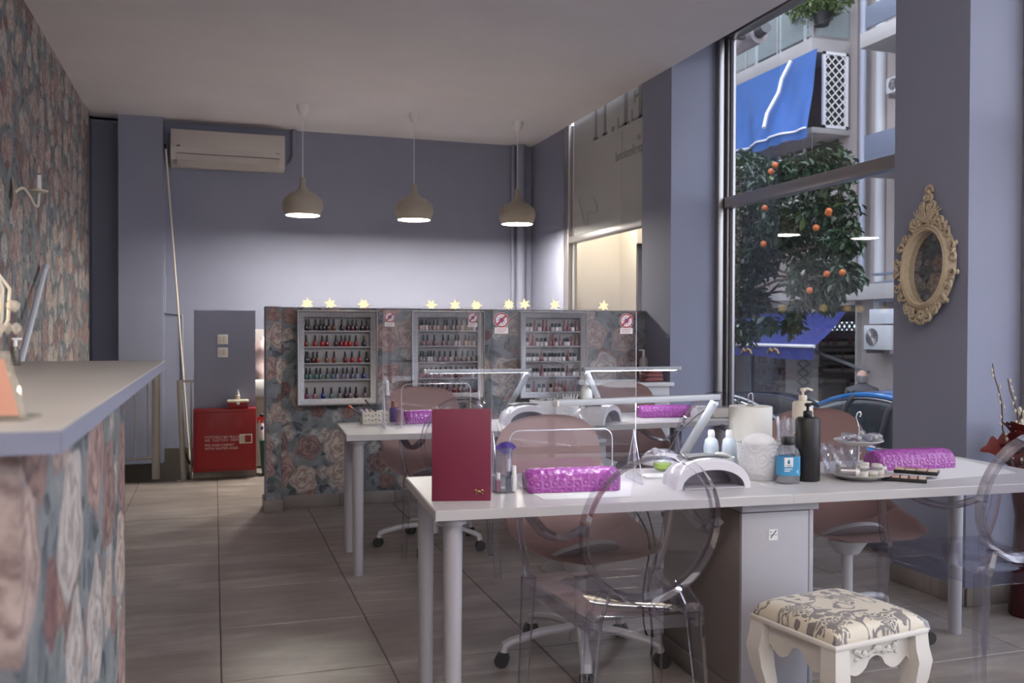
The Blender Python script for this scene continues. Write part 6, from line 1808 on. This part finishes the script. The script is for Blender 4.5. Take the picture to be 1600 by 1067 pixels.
# unseen house added along our pavement to block sky mirrored in shop glass
bD = thing('apartment_building', 'unseen grey house added along our pavement to block sky reflections', 'building', (-4, 13, G))
MB().span((-6, 0, 0), (7.6, 40, 13)).build('wall', STUCCO, bD)
for k in range(7):
    for j in range(3):
        w_ = MB().span((7.57, 1.5 + 5 * k, .8 + 3.4 * j), (7.62, 3.2 + 5 * k, 3.0 + 3.4 * j)).build('window', plain('dark_pane', (.06, .07, .08), .15), bD)
        MB().span((7.6, 1.4 + 5 * k, .65 + 3.4 * j), (7.72, 3.3 + 5 * k, .8 + 3.4 * j)).build('window_sill', CONC, w_)
# rolled sunblind end just outside the glass
rb_ = thing('sunblind_roll', 'grey end of a rolled sunblind outside the top of the window', 'blind', (4.3, 6.25, P(1165, 63, x=4.3).z))
p0_, p1_ = P(1146, 64, x=4.3), P(1186, 62, x=4.3)
MB().tube([(0, p0_.y + .3 - 6.25, 0), (0, p1_.y - 6.25, 0)], .085, 18).build('roll', plain('grey_canvas', (.36, .31, .32), .8), rb_)
MB().tube([(0, p1_.y - 6.25 + .05, 0), (0, p1_.y - 6.25 - .10, .02)], .05, 14).build('end_bracket', GREYP, rb_)

MB().span((-.405, p1_.y - 6.25 + .08, -.03), (.0, p1_.y - 6.25 + .13, .03)).build('wall_bracket', GREYP, rb_)

# orange tree on our pavement
XT = 5.9
tp_ = P(1118, 560, x=XT)
tree = thing('orange_tree', 'orange tree with glossy dark leaves and fruit outside the big window', 'tree', (XT, tp_.y, G))
o_ = Vector((XT, tp_.y, G))
BARK = plain('bark', (.08, .06, .045), .85, var=.2, vs=20)
blobs = [(1185, 285, 42), (1240, 272, 34), (1292, 262, 34), (1165, 255, 26), (1175, 345, 46), (1238, 335, 46), (1292, 325, 38), (1172, 410, 40), (1262, 385, 46), (1315, 378, 24), (1212, 372, 34), (1166, 470, 30), (1268, 438, 32), (1300, 436, 28), (1322, 428, 18), (1245, 480, 14), (1290, 470, 18), (1330, 352, 12), (1312, 258, 18), (1165, 516, 22), (1200, 505, 13), (1240, 505, 13)]
rr = random.Random(21)
bc = []
fm = MB(); br = MB()
trunk_top = Vector((0, .0, 2.5))
br.tube([(0, 0, 0), (.04, .02, .8), (.02, -.05, 1.6), (0, -.1, 2.3), (.05, -.2, 3.0), (.02, -.3, 3.6)], .085, 10, rf=lambda t: 1.15 - .75 * t)
for px, py, r in blobs:
    c = P(px, py, x=XT + rr.uniform(-.35, .35)) - o_
    R_ = r / 1430 * 10.3
    n = int(2600 * R_ ** 2 * 4.0)
    foliage(fm, c, (R_ * 1.25, R_ * 1.1, R_ * .95), max(40, min(n, 420)), rr, .105, .024)
    bc.append((c, R_))
    st0 = Vector((0, -.1, 2.0 + .9 * rr.random()))
    mid = st0.lerp(c, .55) + Vector((rr.uniform(-.1, .1), rr.uniform(-.1, .1), .1))
    br.tube([st0, mid, c], .018, 6, rf=lambda t: 1.2 - .8 * t)
br.build('trunk', BARK, tree)
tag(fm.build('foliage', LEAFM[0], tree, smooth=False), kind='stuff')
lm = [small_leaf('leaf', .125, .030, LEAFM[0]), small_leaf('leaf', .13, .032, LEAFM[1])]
for k in range(240):
    c, R_ = bc[rr.randrange(len(bc))] if k > 40 else bc[rr.choice((12, 14, 17, 18, 19, 20, 21, 9))]
    d = Vector((-abs(rr.gauss(0, 1)), rr.gauss(0, 1) - .3, rr.gauss(0, 1))).normalized()
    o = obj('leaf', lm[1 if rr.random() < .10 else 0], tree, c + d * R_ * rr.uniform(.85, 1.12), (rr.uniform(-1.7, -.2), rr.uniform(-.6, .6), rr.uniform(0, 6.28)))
    s = rr.uniform(.75, 1.25); o.scale = (s, s, s)
ORG = plain('orange_peel', (.50, .12, .02), .4, bump=.2, bs=150)
om = MB().ball((0, 0, 0), .033, 2).mesh('orange', ORG)
for px, py, dx in ((1195, 325, -.5), (1294, 333, -.5), (1275, 356, -.45), (1193, 381, -.55), (1292, 428, -.45), (1316, 426, -.4), (1265, 454, -.5), (1211, 258, -.45), (1158, 305, -.45), (1205, 268, -.45), (1295, 330, -.5)):
    obj('orange', om, tree, P(px, py, x=XT + dx) - o_)

# cars
def car(label, loc, rz, paint_, L=4.1, W=1.72, Ht=1.48):
    """local +Y is the front; origin on the road"""
    o = thing('car', label, 'car', loc, rz)
    hw = W / 2; BL = .62 * Ht; kz0 = Ht / 1.5
    prof = [(-L / 2, .35), (-L / 2 + .02, .62), (-L / 2 + .10, .90), (-L / 2 + .55, .96), (.0, .95), (L / 2 - 1.05, .93), (L / 2 - .35, .78), (L / 2 - .05, .60), (L / 2, .38), (L / 2 - .1, .22), (-L / 2 + .1, .22)]
    prof = [(y, .22 + (z - .22) * kz0) for y, z in prof]
    m = MB(); R = []
    for x, k, kz in ((-1, .90, .97), (-.93, 1, .995), (-.5, 1, 1.0), (0, 1, 1.01), (.5, 1, 1.0), (.93, 1, .995), (1, .90, .97)):
        R.append([m.bm.verts.new((x * hw, y * (1 if abs(x) < .6 else .985), .22 + (z - .22) * kz)) for y, z in prof])
    n = len(prof)
    for A, B in zip(R, R[1:]):
        for k in range(n): m.bm.faces.new((A[k], A[(k + 1) % n], B[(k + 1) % n], B[k]))
    m.bm.faces.new(R[0][::-1]); m.bm.faces.new(R[-1])
    m.build('body', paint_, o, ang=40)
    def roof(t):  # t 0 rear .. 1 front: roof line height
        y = -L / 2 + .22 + t * (L - 1.25)
        z = BL + (Ht - BL) * (math.sin(PI * min(1, max(0, t * .93 + .05))) ** .55)
        return y, z
    def sect(t, k):
        y, z = roof(t)
        b = hw * .94; r = hw * (.70)
        f = (z - BL) / (Ht - BL)
        a = [(-b, BL), (-b + (b - r) * f * .75, BL + (z - BL) * .72), (-r * .9, z - .045 * f), (-r * .5, z - .008), (0, z), (r * .5, z - .008), (r * .9, z - .045 * f), (b - (b - r) * f * .75, BL + (z - BL) * .72), (b, BL)]
        return [(x * k, y, zz) for x, zz in a]
    m = MB(); S = [sect(i / 22, .985) for i in range(23)]
    R = [[m.bm.verts.new(p) for p in q] for q in S]
    for A, B in zip(R, R[1:]):
        for k in range(8): m.bm.faces.new((A[k], A[k + 1], B[k + 1], B[k]))
    m.build('windows', plain('car_window', (.02, .026, .03), .15, spec=.12), o, ang=50)
    m = MB(); S = [sect(.10 + .76 * i / 20, 1.0) for i in range(21)]
    R = [[m.bm.verts.new(Vector(p) + Vector((0, 0, .012))) for p in q[1:8]] for q in S]
    for A, B in zip(R, R[1:]):
        for k in range(1, 5): m.bm.faces.new((A[k], A[k + 1], B[k + 1], B[k]))
    m.build('roof', paint_, o, ang=50, solid=.01)
    for s in (-1, 1):
        idx = 1 if s < 0 else 7
        line = [Vector(sect(i / 24, 1.0)[2 if s < 0 else 6]) + Vector((0, 0, .005)) for i in range(25)]
        MB().tube(line, .028, 6).build('roof_rail', paint_, o)
        line2 = [Vector(sect(.10 + .8 * i / 20, 1.012)[2 if s < 0 else 6]) + Vector((s * .03, 0, -.035)) for i in range(21)]
        MB().tube(line2, .010, 6).build('chrome_trim', CHROME, o)
        MB().tube([(s * hw * .945, -L / 2 + .3, BL + .01), (s * hw * .955, L / 2 - 1.2, BL + .005)], .014, 6).build('belt_line', CHROME, o)
        for t in (.36, .62):
            q_ = sect(t, 1.0)
            e = q_[:3] if s < 0 else q_[6:][::-1]
            MB().tube([Vector(e[0]), Vector(e[1]), Vector(e[2])], .035, 6).build('pillar', plain('car_pillar', (.02, .02, .025), .4), o)
        for y in (-L / 2 + .78, L / 2 - .82):
            wl = MB().cyl((s * (hw - .20), y, .31), (s * (hw + .005), y, .31), .31, seg=28).build('tyre', CAST, o)
            MB().cyl((s * (hw + .004), y, .31), (s * (hw + .012), y, .31), .20, .17, seg=20).build('rim', STEEL, wl)
        MB().box((s * (hw * .78), -L / 2 + .07, .74), (.22, .10, .16), bev=.03).build('tail_light', plain('tail_red', (.35, .015, .012), .2), o)
        MB().box((s * (hw * .74), L / 2 - .14, .64), (.34, .20, .12), bev=.04).build('headlight', plain('headlight_glass', (.5, .52, .55), .1), o)
        MB().box((s * (hw + .08), L / 2 - 1.35, .98), (.16, .10, .11), bev=.03).build('side_mirror', paint_, o)
    return o
CARB = plain('blue_car_paint', (.02, .22, .60), .2, coat=1.0)
GR = G - .12
cp = P(1396, 612, z=GR + 1.50)
car('bright blue car parked across the street, cut by the near pillar', (8.05, P(1285, 640, x=7.9).y - 1.95, GR), PI, CARB, Ht=P(1385, 611, x=7.75).z - GR)
car('dark grey car with red tail light parked before the shop window', (8.05, P(1190, 620, x=7.9).y + .75, GR), 0.0, plain('dark_car_paint', (.025, .027, .03), .2, coat=1.0), Ht=1.40)
car('silver car parked in the side street behind the camera', (6.3, -24.0, GR), PI / 2, plain('silver_car_paint', (.55, .56, .60), .25, coat=1.0))

# passer-by behind the blue car
pm = P(1347, 600, x=9.6)
zt_ = P(1347, 581.5, x=9.6).z
man = thing('person', 'balding man in a dark padded jacket walking behind the blue car', 'person', (9.6, pm.y, G), 2.5)
hgt = zt_ - G
s_ = hgt / 1.70
bd = bpy.data.meshes.new('body')
V = [(0, 0, .92), (0, 0, 1.12), (0, .03, 1.30), (0, .02, 1.42), (0, -.02, 1.50), (0, -.04, 1.56), (.10, 0, .88), (.11, -.05, .48), (.11, .02, .06), (.11, -.12, .04), (-.10, 0, .88), (-.11, .08, .48), (-.11, .18, .07), (-.11, .04, .04), (.19, .01, 1.38), (.25, .04, 1.12), (.22, -.10, .92), (.21, -.15, .84), (-.19, .01, 1.38), (-.25, .05, 1.12), (-.23, -.06, .90), (-.22, -.10, .82)]
E = [(0, 1), (1, 2), (2, 3), (3, 4), (4, 5), (0, 6), (6, 7), (7, 8), (8, 9), (0, 10), (10, 11), (11, 12), (12, 13), (3, 14), (14, 15), (15, 16), (16, 17), (3, 18), (18, 19), (19, 20), (20, 21)]
RAD = [.17, .18, .20, .15, .075, .06, .10, .075, .05, .045, .10, .075, .05, .045, .095, .075, .055, .04, .095, .075, .055, .04]
bd.from_pydata([tuple(c * s_ for c in v) for v in V], E, [])
JK = plain('dark_padded_jacket', (.035, .032, .04), .6, bump=.5, bs=40)
bd.materials.append(JK)
bo_ = obj('body', bd, man)
sk = bo_.modifiers.new('skin', 'SKIN')
for i, v in enumerate(bd.skin_vertices[0].data):
    v.radius = (RAD[i] * s_, RAD[i] * s_ * (.72 if i in (0, 1, 2, 3) else 1)); v.use_root = (i == 0)
sub = bo_.modifiers.new('sub', 'SUBSURF'); sub.levels = sub.render_levels = 2
SKIN = plain('skin', (.42, .25, .19), .5)
hz_ = 1.60 * s_
hd_ = MB().ball((0, -.045 * s_, hz_), .112 * s_, 3, (.80, 1.0, 1.18)).ball((0, -.145 * s_, hz_ - .02), .018 * s_, 1, (.8, 1.2, 1.2)).ball((.08 * s_, -.03, hz_ - .01), .022 * s_, 1, (.4, 1, 1.3)).ball((-.08 * s_, -.03, hz_ - .01), .022 * s_, 1, (.4, 1, 1.3)).ball((0, -.115 * s_, hz_ - .085 * s_), .035 * s_, 2, (1, .8, .7)).build('head', SKIN, man)
MB().ball((.03, -.137 * s_, hz_ + .01), .010, 1).ball((-.03, -.137 * s_, hz_ + .01), .010, 1).build('eyes', BLACKP, hd_)
MB().box((0, -.143 * s_, hz_ - .055), (.05, .006, .008), bev=.002).build('mouth', plain('lips', (.28, .12, .10), .5), hd_)
hr = MB().grid(lambda u, v: (.096 * s_ * math.cos(PI * (1.3 * u - .15)), -.035 * s_ + .112 * s_ * math.sin(PI * (1.3 * u - .15)), hz_ - .06 * s_ + .10 * s_ * v), 20, 5)
hr.build('hair', plain('grey_hair', (.30, .29, .30), .9), man, solid=.012)
MB().tube([(.075 * math.cos(a_), -.02 + .075 * math.sin(a_), 1.46 * s_) for a_ in [2 * PI * i / 16 for i in range(16)]], .035, 8, True).build('collar', JK, man)
MB().tube([(.12, .10, 1.40 * s_), (.02, .16, 1.15 * s_), (-.12, .14, .95 * s_)], .018, 6, rb=.03).build('bag_strap', BLACKP, man)
